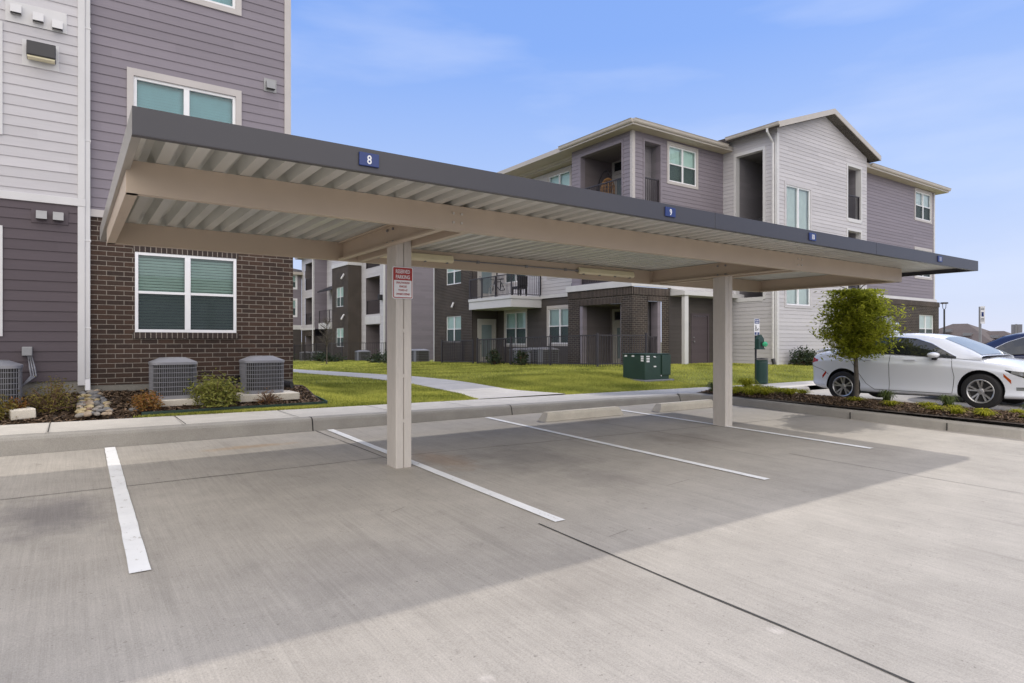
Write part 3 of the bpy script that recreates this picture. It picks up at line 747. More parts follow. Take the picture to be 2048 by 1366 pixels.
mb = MB(); mb.wall('x', 16.6, 27.24, 31.2, .25, 6.3, [(28.34, 29.93, 1.37, 2.74), (28.34, 29.93, 4.42, 5.78)])
mb.mark(); mb.box(16.6, 30, 31.2, 31.25, .2, 9.2)
mb.wall('x', 17.28, 16.83, 20.55, .35, 3.46, [(17.42, 19.84, .35, 2.86)]); mb.wall('y', 16.83, 17.28, 19.31, .35, 3.46, [(18.12, 18.88, .35, 2.95)])
mb.mark(); mb.face([(17.28, 20.55, .3), (18.15, 20.55, .3), (18.15, 20.55, 3.46), (17.28, 20.55, 3.46)]); mb.mark(); mb.face([(17.28, 16.83, 3.46), (19.31, 16.83, 3.46), (19.31, 20.55, 3.46), (17.28, 20.55, 3.46)])
mb.wall('y', 14.76, 29.92, 38.5, .35, 3.5, [(36.15, 37.95, 1.35, 2.80)]); mb.mark(); mb.face([(38.5, 14.76, .35), (38.5, 27, .35), (38.5, 27, 3.5), (38.5, 14.76, 3.5)])
mb.build('brick_wall', M['brickf'], B2)
mb = MB(); mb.wbox('x', 17.28, 16.80, 20.56, 3.18, 3.47, -.03, .05); mb.box(17.30, 19.32, 16.80, 16.85, 3.18, 3.468)
mb.wbox('x', 17.28, 17.40, 19.86, 2.87, 3.10, -.016, .10); mb.box(18.10, 18.90, 16.815, 16.93, 2.96, 3.14)
mb.box(29.93, 38.53, 14.73, 14.80, 3.25, 3.51); mb.build('brick_band', M['soldier'], B2, each=6)
# recesses (porches, balconies, stair)
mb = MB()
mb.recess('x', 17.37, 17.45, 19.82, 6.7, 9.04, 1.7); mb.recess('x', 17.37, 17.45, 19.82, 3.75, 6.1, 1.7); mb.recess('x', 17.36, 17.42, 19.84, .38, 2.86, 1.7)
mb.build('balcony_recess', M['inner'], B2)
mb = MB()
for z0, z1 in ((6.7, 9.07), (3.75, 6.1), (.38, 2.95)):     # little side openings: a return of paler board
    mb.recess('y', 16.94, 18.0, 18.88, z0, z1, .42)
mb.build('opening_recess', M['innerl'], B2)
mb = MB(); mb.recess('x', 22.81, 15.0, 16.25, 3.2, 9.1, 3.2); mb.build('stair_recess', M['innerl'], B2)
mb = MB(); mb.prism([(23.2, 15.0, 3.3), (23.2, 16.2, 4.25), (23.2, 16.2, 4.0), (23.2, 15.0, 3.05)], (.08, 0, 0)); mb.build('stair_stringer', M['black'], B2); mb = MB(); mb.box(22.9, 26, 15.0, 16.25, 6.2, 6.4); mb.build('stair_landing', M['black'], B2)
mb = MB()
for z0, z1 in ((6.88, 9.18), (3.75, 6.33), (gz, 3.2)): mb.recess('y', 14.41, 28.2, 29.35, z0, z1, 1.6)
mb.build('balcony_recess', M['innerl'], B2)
# trims round openings
mb = MB()
def otrim(ax, pl, u0, u1, z0, z1, c=.09, sill=True, jd=.22):
    mb.mark(); mb.wbox(ax, pl, u0 - c, u0, z0 - .1, z1 + c * 1.2, -.03, jd); mb.wbox(ax, pl, u1, u1 + c, z0 - .1, z1 + c * 1.2, -.03, jd)
    mb.wbox(ax, pl, u0, u1, z1, z1 + c * 1.2, -.032, jd)
    if sill: mb.wbox(ax, pl, u0, u1, z0 - .16, z0, -.034, jd)
for z0, z1 in ((6.88, 9.18), (3.75, 6.33)): otrim('y', 14.4, 28.2, 29.35, z0, z1)
otrim('x', 22.8, 15.0, 16.25, 3.2, 9.1, .11, True)
mb.mark(); mb.box(22.76, 22.9, 14.36, 14.47, gz, 9.6); mb.build('opening_trim', M['trimw'], B2)
mb = MB()
for z0, z1 in ((6.7, 9.04), (3.75, 6.1)): otrim('x', 17.36, 17.45, 19.82, z0, z1, .08)
for z0, z1 in ((6.7, 9.07), (3.75, 6.1)): otrim('y', 16.9, 18.0, 18.88, z0, z1, .08)
mb.build('opening_trim', M['purple'], B2)
mb = MB(); jx = .0
mb.box(17.30, 17.55, 19.66, 19.835, .38, 2.86); mb.box(17.38, 17.5, 17.43, 17.55, .38, 2.86); mb.box(18.70, 18.875, 16.86, 17.2, .38, 2.95); mb.build('porch_jamb', M['purple'], B2, each=6)
mb = MB(); mb.box(17.325, 17.47, 16.865, 16.99, 3.72, 9.36); mb.build('corner_board', M['trimg'], B2)
mb = MB(); mb.box(17.2, 17.36, 16.78, 20.62, 3.48, 3.72); mb.box(17.36, 22.76, 16.80, 16.9, 3.5, 3.715); mb.box(18.08, 18.16, 20.62, 27.2, 3.40, 3.56)
mb.box(29.93, 38.36, 14.80, 14.9, 3.51, 3.66); mb.box(38.16, 38.3, 14.86, 14.92, 3.66, 9.4); mb.box(29.88, 29.96, 14.42, 14.9, .4, 9.5); mb.box(16.56, 18.15, 27.18, 27.25, 6.22, 6.42); mb.box(16.54, 16.62, 27.2, 31.3, 6.22, 6.42)
mb.box(16.58, 18.2, 31.24, 31.32, .3, 9.1)
mb.build('band_board', M['trimw'], B2, each=6)
# windows
for z in ((5.2, 7.68), (2.87, 4.7)): window(B2, 'y', 14.4, 23.42, 25.18, *z, casing=.11, casmat='light', rail=False, screen=False, gl='glassp')
for z in ((7.74, 9.16), (4.6, 6.05)): window(B2, 'y', 16.9, 19.38, 21.03, *z, casing=.11)
for z in ((7.82, 9.25), (4.8, 6.2)): window(B2, 'y', 14.9, 36.02, 37.85, *z, casing=.11, gl='glassp')
window(B2, 'y', 14.76, 36.15, 37.95, 1.35, 2.80, inset=.1, gl='glassp')
for u, z in (((21.45, 22.95), (7.65, 9.0)), ((24.75, 26.5), (4.35, 5.9)), ((21.35, 22.98), (4.4, 5.9)), ((24.75, 26.5), (1.25, 2.85)), ((21.35, 22.98), (1.3, 2.9))):
    window(B2, 'x', 18.15, *u, *z, casing=.11)
for z in ((1.37, 2.74), (4.42, 5.78), (7.4, 8.8)): window(B2, 'x', 16.6, 28.34, 29.93, *z, inset=.08)
# doors
door(B2, 'y', 16.9, 20.8, 21.75, gz, 2.45, glazed=False, m='dark')
door(B2, 'y', 27.24, 17.0, 17.95, .32, 2.45); door(B2, 'y', 27.24, 17.0, 17.95, 3.55, 5.65)
for z in (.38, 3.75, 6.7): door(B2, 'x', 19.04, 18.55, 19.6, z, z + 1.8, transom=.5, handle_side=0)
# railings / balcony
railing(B2, 'x', 17.43, 17.47, 19.8, 6.62, 7.72); railing(B2, 'y', 16.97, 18.02, 18.86, 6.62, 7.72); railing(B2, 'x', 17.43, 17.47, 19.8, 3.72, 4.75)
railing(B2, 'y', 16.9, 18.13, 18.87, .38, 1.6); railing(B2, 'y', 14.47, 28.22, 29.33, 6.8, 7.95); railing(B2, 'y', 14.47, 28.22, 29.33, 3.75, 4.85)
mb = MB(); mb.box(16.4, 18.14, 23.5, 27.22, 2.98, 3.36); mb.box(16.36, 18.14, 23.46, 27.22, 3.36, 3.5)
bal = mb.build('balcony', M['trimw'], B2, bevel=.01)
railing(bal, 'x', 16.46, 23.55, 27.2, 3.5, 4.5, posts=(24.9, 26.1)); railing(bal, 'y', 23.55, 16.46, 18.1, 3.5, 4.5)
# canopy entry
mb = MB(); mb.box(19.42, 23.2, 16.14, 16.88, 3.2, 3.36); mb.prism([(19.42, 16.14, 3.36), (19.42, 16.88, 3.36), (19.42, 16.88, 3.52)], (3.78, 0, 0)); can = mb.build('entry_canopy', M['trimw'], B2, bevel=.01)
mb = MB(); mb.box(19.5, 19.72, 16.2, 16.36, gz, 3.2); mb.box(22.05, 22.2, 16.2, 16.36, gz, 3.2); mb.build('canopy_post', M['trimw'], can, bevel=.008, each=6)
mb = MB(); mb.box(20.28, 20.44, 16.72, 16.88, 2.02, 2.18); mb.box(20.31, 20.41, 16.78, 16.89, 1.94, 2.06); mb.build('wall_lamp', M['black'], B2, bevel=.02)
mb = MB(); mb.tube([(18.3, 23.6, 3.2), (18.05, 23.6, 3.2)], .06); mb.build('wall_vent', M['acfar'], B2)
mb = MB(); mb.box(17.9, 18.13, 20.75, 21.1, 3.62, 3.95); mb.build('vent_box', M['acfar'], B2, bevel=.02)
for (y, z) in ((29.0, 3.32), (29.0, 6.05)):
    mb = MB(); mb.tube([(16.58, y + .1, z + .12), (16.40, y - .02, z - .14)], .05); mb.build('brick_lamp', M['trimw'], B2)
# roof
mb = MB(); hip(mb, 16.88, 33, 16.40, 27, 9.56, .33, .19); hip(mb, 17.72, 30, 20.0, 32.0, 9.42, .33, .2); hip(mb, 29.6, 38.85, 14.42, 27, 9.62, .33, .2)
hip(mb, 16.2, 19.2, 26.8, 31.6, 9.40, .3, .2)
hip(mb, 22.36, 30.34, 14.0, 23, 9.86, .33, .2, 'y')
mb.build('roof', [M['roof'], M['gutter'], M['soffit']], B2)
mb = MB()
for xa, s in ((22.36, 1), (30.34, -1)):   # rake boards
    p0 = Vector((xa - .02 * s, 13.97, 9.86 + .01)); p1 = Vector((26.35, 13.97, 9.86 + .33 * 3.99 + .02))
    dz = Vector((0, 0, -.22)); mb.prism([p0, p1, p1 + dz, p0 + dz], (0, .035, 0))
    q0 = Vector((xa, 14.005, 9.86 - .2)); q1 = Vector((26.35, 14.005, 9.86 + .33 * 3.99 - .2)); mb.face([q0, q1, q1 + Vector((0, .40, 0)), q0 + Vector((0, .40, 0))])
mb.build('rake_board', M['gutter'], B2)
mb = MB(); gutter(mb, (22.36, 16.4), (22.36, 13.98), 9.86); gutter(mb, (16.88, 16.40), (22.36, 16.40), 9.57); gutter(mb, (16.88, 20.6), (16.88, 16.40), 9.57)
gutter(mb, (30.3, 14.42), (38.9, 14.42), 9.63); gutter(mb, (17.72, 27), (17.72, 20.2), 9.43); mb.build('gutter', M['gutter'], B2)
mb = MB(); mb.tube([(22.3, 14.5, 9.72), (22.3, 14.5, 9.6), (22.72, 14.52, 9.25), (22.72, 14.52, gz + .3)], .05, 6); mb.build('downspout', M['trimw'], B2)
mb = MB(); mb.tube([(22.72, 14.52, gz + .3), (22.72, 14.44, gz)], .08, 6); mb.build('drain_boot', M['black'], B2)
mb = MB(); mb.tube([(29.95, 14.83, 9.5), (29.95, 14.83, .5)], .04, 6); mb.build('downspout', M['trimw'], B2)
mb = MB(); mb.box(22.7, 22.9, 18.4, 18.6, 10.1, 10.42); mb.box(23.3, 23.5, 18.4, 18.6, 10.1, 10.45); mb.build('roof_vent', M['gutter'], B2, each=6)
mb = MB(); mb.box(31.6, 32.7, 14.5, 14.76, .9, 2.6); mb.build('meter_cabinet', M['greymetal'], B2, bevel=.01)
for i in range(2):
    for j in range(2):
        mb = MB(); mb.lathe([(0, 0), (.13, 0), (.13, -.1), (.10, -.16), (0, -.17)], (0, 0, 0), 'x', 14)
        o = mb.build('electric_meter', M['mirrorg'], B2); o.rotation_euler = (0, 0, R(90)); o.location = Vector((33.0 + .36 * i, 14.72, 1.85 + .38 * j)) - Vector(B2.location)
for o in [q for q in scene.objects if q.name.startswith('electric_meter')]:
    o.data.transform(Matrix.Translation(Vector(B2.location)))
# hanging lights, chair, bicycle on balconies
ch = thing('hanging_chair', (18.0, 18.9, 6.7), 'rattan hanging egg chair on a curved black stand, top corner balcony', 'hanging chair')
mb = MB()
for k_ in range(14):
    t = 2 * math.pi * k_ / 14
    mb.tube([(18.0 + .29 * math.cos(t) * math.sin(p), 18.9 + .29 * math.sin(t) * math.sin(p), 7.55 - .52 * math.cos(p)) for p in np.linspace(.05, 3.0, 9)], .012, 5)
for p in np.linspace(.4, 2.8, 9):
    mb.tube([(18.0 + .29 * math.cos(t) * math.sin(p), 18.9 + .29 * math.sin(t) * math.sin(p), 7.55 - .52 * math.cos(p)) for t in np.linspace(.6, 6.0, 18)], .01, 5)
mb.build('basket', M['rattan'], ch)
mb = MB(); mb.tube([(18.3, 19.5, 6.72)] + [(18.15, 19.2 + .45 * math.cos(t), 7.6 + .85 * math.sin(t)) for t in np.linspace(-.6, 2.4, 10)], .025, 6); mb.tube([(18.15, 18.9, 8.4), (18.0, 18.9, 8.2)], .008, 5); mb.lathe([(.4, 6.705), (.42, 6.73), (.38, 6.75)], (18.15, 19.2, 0)); mb.build('chair_stand', M['black'], ch)
bk = thing('bicycle', (16.9, 25.2, 3.52), 'dark bicycle parked behind the railing of the pale first floor balcony', 'bicycle')
for y in (25.75, 24.68):
    mb = MB(); c = (16.85, y, 3.84)
    mb.tube([(c[0], c[1] + .32 * math.cos(t), c[2] + .32 * math.sin(t)) for t in np.linspace(0, 6.283, 25)], .018, 6, False)
    wb = mb.build('wheel', M['rim'], bk); mb = MB()
    for t in np.linspace(0, 6.283, 11)[:-1]: mb.tube([c, (c[0], c[1] + .31 * math.cos(t), c[2] + .31 * math.sin(t))], .004, 4)
    mb.build('spoke', M['rim'], wb)
mb = MB()
for p, q in (((25.75, 3.84), (25.55, 4.32)), ((25.55, 4.28), (25.0, 4.25)), ((25.5, 4.15), (25.05, 3.82)), ((25.0, 4.35), (25.08, 3.82)), ((25.05, 3.82), (24.68, 3.84)), ((24.68, 3.84), (25.0, 4.25))):
    mb.tube([(16.85, *p), (16.85, *q)], .02, 6)
mb.build('frame', M['black'], bk)
mb = MB(); mb.tube([(16.6, 25.6, 4.42), (16.75, 25.55, 4.38), (16.95, 25.55, 4.38), (17.1, 25.6, 4.42)], .015, 6); mb.tube([(16.85, 25.55, 4.3), (16.85, 25.54, 4.39)], .015, 6); mb.build('handlebar', M['black'], bk)
mb = MB(); mb.box(16.78, 16.92, 24.86, 25.12, 4.35, 4.40); mb.build('saddle', M['black'], bk, bevel=.02)
pc = thing('patio_chair', (17.2, 24.0, 3.52), 'black wicker patio chair at the right end of the pale first floor balcony', 'chair')
mb = MB(); mb.box(16.95, 17.5, 23.75, 24.3, 3.85, 3.97); mb.build('seat', M['black'], pc, bevel=.02)
mb = MB(); mb.box(16.95, 17.5, 23.72, 23.8, 3.97, 4.45, Matrix.Translation((0, 0, 0))); mb.build('backrest', M['black'], pc, bevel=.02)
for a in (16.98, 17.44):
    for b in (23.78, 24.24):
        mb = MB(); mb.box(a, a + .05, b, b + .05, 3.52, 3.86); mb.build('leg', M['black'], pc)

# ================================================================== far block
B3 = thing('apartment_building', (18.6, 42.6, 0), 'distant apartment block with brick tower and stacked balconies, seen under the carport at left', 'apartment building')
mb = MB()
hL = [(43.45, 46.1, 3.45, 6.25), (43.45, 46.1, 0.05, 2.68), (43.45, 46.1, 6.95, 8.6)]
mb.wall('x', 18.6, 42.6, 47, -.05, 9.2, hL, EXP); mb.wall('x', 18.6, 50.6, 55.1, 2.9, 9.2, [(51.3, 53.6, 3.3, 5.2), (51.6, 53.6, 6.6, 8.2)], EXP)
hK = [(55.75, 57.75, 6.0, 8.4), (55.75, 57.75, 2.9, 5.3)]
mb.wall('x', 17.5, 55.1, 58.8, 2.55, 9.0, hK, EXP); mb.wall('x', 17.5, 47.0, 50.6, 7.6, 9.2, [(47.9, 49.6, 7.9, 9.0)], EXP); mb.build('siding_wall', M['light'], B3)
mb = MB(); mb.wall('y', 42.6, 18.6, 30, -.05, 9.2, [], EXP); mb.wall('y', 55.1, 17.5, 18.6, 2.5, 9.2, [], EXP)
mb.wall('y', 58.9, 8, 17.5, 2.9, 7.5, [(15.9, 17.0, 3.75, 5.2), (15.9, 17.0, 6.3, 7.45)], EXP); mb.build('siding_wall', M['purple'], B3)
mb = MB(); mb.wall('x', 18.6, 50.6, 55.1, -.4, 2.9, [(51.5, 53.6, .3, 2.2)], EXP); mb.wall('y', 58.9, 8, 17.5, -.5, 2.5, [], EXP); mb.build('siding_wall', M['umber'], B3)
mb = MB(); mb.wall('x', 17.5, 47.0, 50.6, -.3, 7.3, [(48.0, 49.66, .98, 2.48), (48.0, 49.66, 4.15, 5.7)]); mb.wall('y', 47.0, 17.5, 18.6, -.3, 7.3)
mb.wall('x', 17.5, 55.1, 58.8, -.5, 2.45, [(55.9, 57.7, -.5, 1.9)]); mb.build('brick_wall', M['brickf'], B3)
mb = MB(); mb.box(17.44, 18.6, 46.94, 50.6, 7.3, 7.6); mb.box(17.42, 17.52, 55.05, 58.85, 2.42, 2.6); mb.box(9, 17.5, 58.82, 58.9, 2.5, 2.9); mb.box(18.5, 18.62, 42.55, 42.68, 0, 9.2)
mb.box(18.55, 18.61, 43.3, 46.25, 2.72, 3.3); mb.build('band_board', M['trimw'], B3, each=6)
mb = MB(); mb.tube([(17.42, 55.3, 9), (17.42, 55.3, -.3)], .07, 6); mb.build('downspout', M['trimw'], B3)
mb = MB()
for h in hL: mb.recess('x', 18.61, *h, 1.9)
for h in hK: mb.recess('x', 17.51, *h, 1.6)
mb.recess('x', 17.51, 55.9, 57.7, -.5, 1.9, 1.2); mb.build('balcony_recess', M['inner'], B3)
mb = MB(); mb.recess('x', 18.615, 43.5, 43.52, .1, 2.6, 1.85)
for z in (0.05, 3.45): mb.box(20.38, 20.5, 43.46, 46.0, z + .05, z + 2.2)
mb.build('pale_back_wall', M['light'], B3, each=6)
for z in (.5, 3.9): window(B3, 'x', 20.36, 43.6, 45.4, z, z + 1.7, casing=.08, casmat='vinyl')
for h in hL[:1]: railing(B3, 'x', 18.68, h[0], h[1], h[2], h[2] + 1.05, sp=.14)
railing(B3, 'x', 18.68, 43.45, 46.1, 6.95, 8.0, sp=.14)
for h in hK: railing(B3, 'x', 17.58, h[0], h[1], h[2], h[2] + 1.05, sp=.16)
mb = MB(); mb.box(17.3, 18.58, 50.7, 53.4, 2.45, 2.95); bal = mb.build('balcony', M['trimw'], B3); railing(bal, 'x', 17.36, 50.75, 53.35, 2.95, 4.0, sp=.16); railing(bal, 'y', 50.76, 17.36, 18.55, 2.95, 4.0, sp=.16)
mb = MB(); mb.prism([(18.58, 50.7, 6.1), (18.58, 54.4, 6.1), (17.5, 54.4, 5.6), (17.5, 50.7, 5.6)], (0, 0, .1)); mb.build('awning', M['black'], B3)
for z in ((.98, 2.48), (4.15, 5.7), (7.9, 9.0)): window(B3, 'x', 17.5, 48.0, 49.62, *z, inset=.08)
for u, z in (((51.3, 53.6), (3.3, 5.2)), ((51.6, 53.6), (6.6, 8.2)), ((51.5, 53.6), (.3, 2.2))): window(B3, 'x', 18.6, *u, *z, casing=.1, casmat='vinyl')
for z in ((3.75, 5.2), (6.3, 7.45)): window(B3, 'y', 58.9, 15.9, 17.0, *z, casing=.12, casmat='vinyl')
for (y, z) in ((47.7, 3.3), (47.7, 6.45)):
    mb = MB(); mb.tube([(17.48, y + .1, z + .2), (17.2, y - .03, z - .2)], .07); mb.build('brick_lamp', M['trimw'], B3)
for (x, y, z) in ((18.5, 43.0, 4.6), (17.4, 55.5, 3.4)):
    mb = MB(); mb.box(x - .22, x + .08, y - .12, y + .12, z - .2, z + .2); mb.build('wall_lamp', M['black'], B3, bevel=.05)
mb = MB(); hip(mb, 18.1, 30, 42.1, 59, 9.4, .33, .22); hip(mb, 17.0, 22, 54.6, 59.3, 9.2, .33, .22); hip(mb, 17.0, 22, 46.5, 51, 9.41, .3, .22); hip(mb, 7, 18.6, 58.4, 68, 7.75, .3, .25); mb.build('roof', [M['roof'], M['gutter'], M['soffit']], B3)
mb = MB(); mb.box(18.7, 30, 59.5, 59.6, -.5, 9.2); mb.box(29.9, 30, 42.7, 59.5, -.5, 9.2); mb.box(7.9, 8, 59, 67, -.5, 7.5); mb.build('end_wall', M['purple'], B3, each=6)

# ================================================================== carport
CP = thing('carport', (5.97, 6.55, 0), 'long flat tan steel carport with grey fascia on two square posts over the stalls', 'carport')
X0, X1, YF, YR, ZB, ZT = .30, 12.90, 4.34, 9.23, 2.626, 2.79
BX0, BX1, BF, BRR, bz0, bz1 = .33, 12.16, 5.25, 8.05, 2.46, 2.695
def cchan(mb, p, q, face, depth=.075, z0=bz0, z1=bz1, t=.006, lip=.02):
    # C section between p,q (xy); face = unit xy normal of the web's outer side; flanges go inward (-face)
    P = Vector((*p, 0)); Q = Vector((*q, 0)); n = Vector((*face, 0)); pr = [(0, z0), (0, z1), (-depth, z1), (-depth, z1 - lip), (-depth + t, z1 - lip), (-depth + t, z1 - t), (-t, z1 - t), (-t, z0 + t), (-depth + t, z0 + t), (-depth + t, z0 + lip), (-depth, z0 + lip), (-depth, z0)]
    a = [P + n * o + Vector((0, 0, z)) for o, z in pr]; e = Q - P; b = [v + e for v in a]; N = len(a)
    mb.solid(a + b, [(i, (i + 1) % N, N + (i + 1) % N, N + i) for i in range(N)])
    for s in (a, b):
        mb.solid(s, [(0, 1, 6, 7), (1, 2, 5, 6), (2, 3, 4, 5), (0, 7, 8, 11), (8, 9, 10, 11)])
mb = MB(); cchan(mb, (BX0, BF), (BX1, BF), (0, -1)); fb = mb.build('beam', M['tan'], CP)
mb = MB(); cchan(mb, (BX0 + .001, BRR), (BX1, BRR), (0, -1)); rb = mb.build('beam', M['tan'], CP)
mb = MB(); cchan(mb, (BX0 - .004, BF + .003), (BX0 - .004, BRR + .07), (-1, 0)); mb.build('end_beam', M['tan'], CP)
mb = MB(); cchan(mb, (BX1 + .004, BF + .003), (BX1 + .004, BRR + .07), (1, 0)); mb.build('end_beam', M['tan'], CP)
PX = (3.035, 8.90)
for i, px in enumerate(PX):
    for s in (-1, 1):
        mb = MB(); cchan(mb, (px + s * .10, BF + .078), (px + s * .10, BRR - .002), (-s, 0), .075, bz0 + .003, bz1 - .003); cb = mb.build('cross_beam', M['tan'], CP)
        mb = MB()
        for y in (6.47, 6.62):
            for z in (2.50, 2.645): mb.tube([(px - s * -.10, y, z), (px + s * .122, y, z)], .016, 6)
        mb.build('bolt', M['greymetal'], cb)
    mb = MB()
    for x in (px - .045, px + .045):
        for z in (2.535, 2.62): mb.tube([(x + .0, BF - .014, z), (x, BF + .01, z)], .013, 6)
    mb.build('bolt', M['post'], fb)
    py = 6.43 + (0.05 if i else 0)
    mb = MB(); zb = zlot(py) - .05
    for s in (-1, 1):
        a, b = (px - .0955, px - .002) if s < 0 else (px + .002, px + .0955)
        mb.box(a, b, py, py + .25, zb, bz0 + .16)
    p = mb.build('post', M['post'], CP, bevel=.012)
    mb = MB()
    for z in (.5, 1.0, 1.5, 2.05): mb.box(px - .01, px + .01, py - .0015, py + .002, z, z + .04)
    mb.build('weld', M['post'], p)
# deck
mb = MB(); pitch = .19; x = X0 + .02; zd = bz1 + .003; hgt = .085; prs = []
while x < X1 - .02:
    for dx, zz in ((0, 0), (.080, 0), (.108, hgt), (.160, hgt)): prs.append((min(x + dx, X1 - .01), zd + zz))
    x += pitch
prs.append((X1 - .01, zd))
for (a, za), (b, zb_) in zip(prs[:-1], prs[1:]):
    if b - a > 1e-4: mb.face([(a, YF + .03, za), (b, YF + .03, zb_), (b, YR - .03, zb_), (a, YR - .03, za)])
mb.build('roof_deck', M['galv'], CP)
# fascia
mb = MB()
for a, b in ((X0, 5.715), (5.722, 9.285), (9.292, X1)):
    mb.box(a, b, YF, YF + .004, ZB, ZT); mb.box(a, b, YF, YF + .05, ZB - .003, ZB + .001); mb.box(a, b, YF, YF + .06, ZT, ZT + .003)
mb.build('fascia', M['fascia'], CP)
mb = MB(); mb.box(X0, X1, YR - .004, YR, ZB, ZT); mb.box(X0, X1, YR - .05, YR, ZB - .003, ZB + .001); mb.build('fascia', M['edge'], CP)
for xx, s in ((X0, 1), (X1, -1)):
    mb = MB(); a, b = sorted((xx, xx + s * .004)); mb.box(a, b, YF + .005, YR - .005, ZB, ZT); a, b = sorted((xx, xx + s * .05)); mb.box(a, b, YF + .051, YR - .051, ZB - .003, ZB + .001)
    a, b = sorted((xx, xx + s * .06)); mb.box(a, b, YF + .061, YR - .061, ZT, ZT + .003)
    mb.build('fascia', M['edge'] if s > 0 else M['fascia'], CP)
# number plates
for t, cx in (('8', 1.77), ('9', 4.99), ('10', 7.63), ('11', 11.34)):
    mb = MB(); mb.box(cx - .075, cx + .075, YF - .016, YF - .001, 2.665, 2.760); pl = mb.build('number_plate', M['navy'], CP, bevel=.003); pl['label'] = 'navy plate with the white number %s' % t
    lettering('numeral', [(t, .088, .82, 2.681)], M['white'], pl, cx, YF - .0165)
# lights & conduit
for a, b in ((3.30, 4.56), (6.97, 8.26)):
    mb = MB(); mb.prism([(a, BRR, 2.645), (a, BRR - .05, 2.64), (a, BRR - .075, 2.56), (a, BRR - .04, 2.535), (a, BRR, 2.535)], (b - a, 0, 0)); l = mb.build('light_fixture', M['lens'], CP, bevel=.012, smooth=False)
    mb = MB()
    for x in np.linspace(a + .1, b - .1, 4): mb.box(x - .012, x + .012, BRR - .06, BRR - .02, 2.522, 2.538)
    mb.build('fixture_clip', M['greymetal'], l)
mb = MB(); mb.tube([(4.56, BRR - .02, 2.585), (6.97, BRR - .02, 2.585)], .010, 6)
for x in (5.0, 5.9, 6.7, 6.95): mb.box(x - .02, x + .02, BRR - .034, BRR, 2.565, 2.605)
mb.build('conduit', M['greymetal'], CP)
# reserved sign
sg = thing('parking_sign', (3.0, 6.41, 1.88), 'red and white reserved parking sign fixed to the nearer carport post', 'sign')
def rrect(mb, cx, z0, z1, w, y0, y1, r=.02, n=5):
    pts = []
    for (x, z, t0) in ((cx + w / 2 - r, z1 - r, 0), (cx - w / 2 + r, z1 - r, 90), (cx - w / 2 + r, z0 + r, 180), (cx + w / 2 - r, z0 + r, 270)):
        for i in range(n + 1): t = R(t0 + 90 * i / n); pts.append((x + r * math.cos(t), y0, z + r * math.sin(t)))
    mb.prism(pts, (0, y1 - y0, 0))
sx_, sz0, sz1, sw = 3.01, 1.872, 2.222, .245
mb = MB(); rrect(mb, sx_, sz0, sz1, sw, 6.405, 6.411); mb.build('sign_plate', M['white'], sg)
mb = MB(); rrect(mb, sx_, sz0 + .008, sz1 - .008, sw - .016, 6.4035, 6.4045, .014); mb.build('sign_border', M['red'], sg)
mb = MB(); rrect(mb, sx_, sz0 + .017, 2.075, sw - .034, 6.402, 6.403, .008); mb.build('sign_field', M['white'], sg)
lettering('sign_text', [('RESERVED', .058, .66, 2.152), ('PARKING', .058, .70, 2.092)], M['white'], sg, sx_, 6.4025)
lettering('sign_text', [('UNAUTHORIZED', .031, .68, 2.037), ('VEHICLES', .031, .68, 1.996), ('TOWED AT', .031, .68, 1.955), ("OWNER'S EXPENSE", .031, .62, 1.912)], M['red'], sg, sx_, 6.4012)

# ================================================================== wheel stops
def wheel_stop(name, x0, x1, y, label):
    mb = MB(); z = zlot(y); n = 8
    def pr(x, s=1., dz=0): return [(x, y - .11 * s, z), (x, y - .085 * s, z + .105), (x, y - .055 * s, z + .15), (x, y + .055 * s, z + .15), (x, y + .085 * s, z + .105), (x, y + .11 * s, z)]
    ring = [[(x0, *p[1:]) for p in pr(x0)], [(x0 + .10, *p[1:]) for p in pr(x0)], [(x1 - .10, *p[1:]) for p in pr(x1)], [(x1, *p[1:]) for p in pr(x1)]]
    for i in (0, 3): ring[i] = [(q[0] + (.08 if i == 0 else -.08) * max(0, (q[2] - z) / .135), q[1], q[2]) for q in ring[i]]
    for a, b in zip(ring[:-1], ring[1:]):
        for j in range(5): mb.face([a[j], b[j], b[j + 1], a[j + 1]])
    mb.face(ring[0]); mb.face(ring[-1])
    o = mb.build(name, M['stop'], None, loc=((x0 + x1) / 2, y, z)); tag(o, label, 'wheel stop', 'concrete wheel stops in the stalls'); return o
wheel_stop('wheel_stop', 6.56, 8.40, 8.50, 'concrete wheel stop lying in the open between the two carport posts')
wheel_stop('wheel_stop', 9.28, 11.0, 8.42, 'concrete wheel stop partly hidden behind the farther carport post')

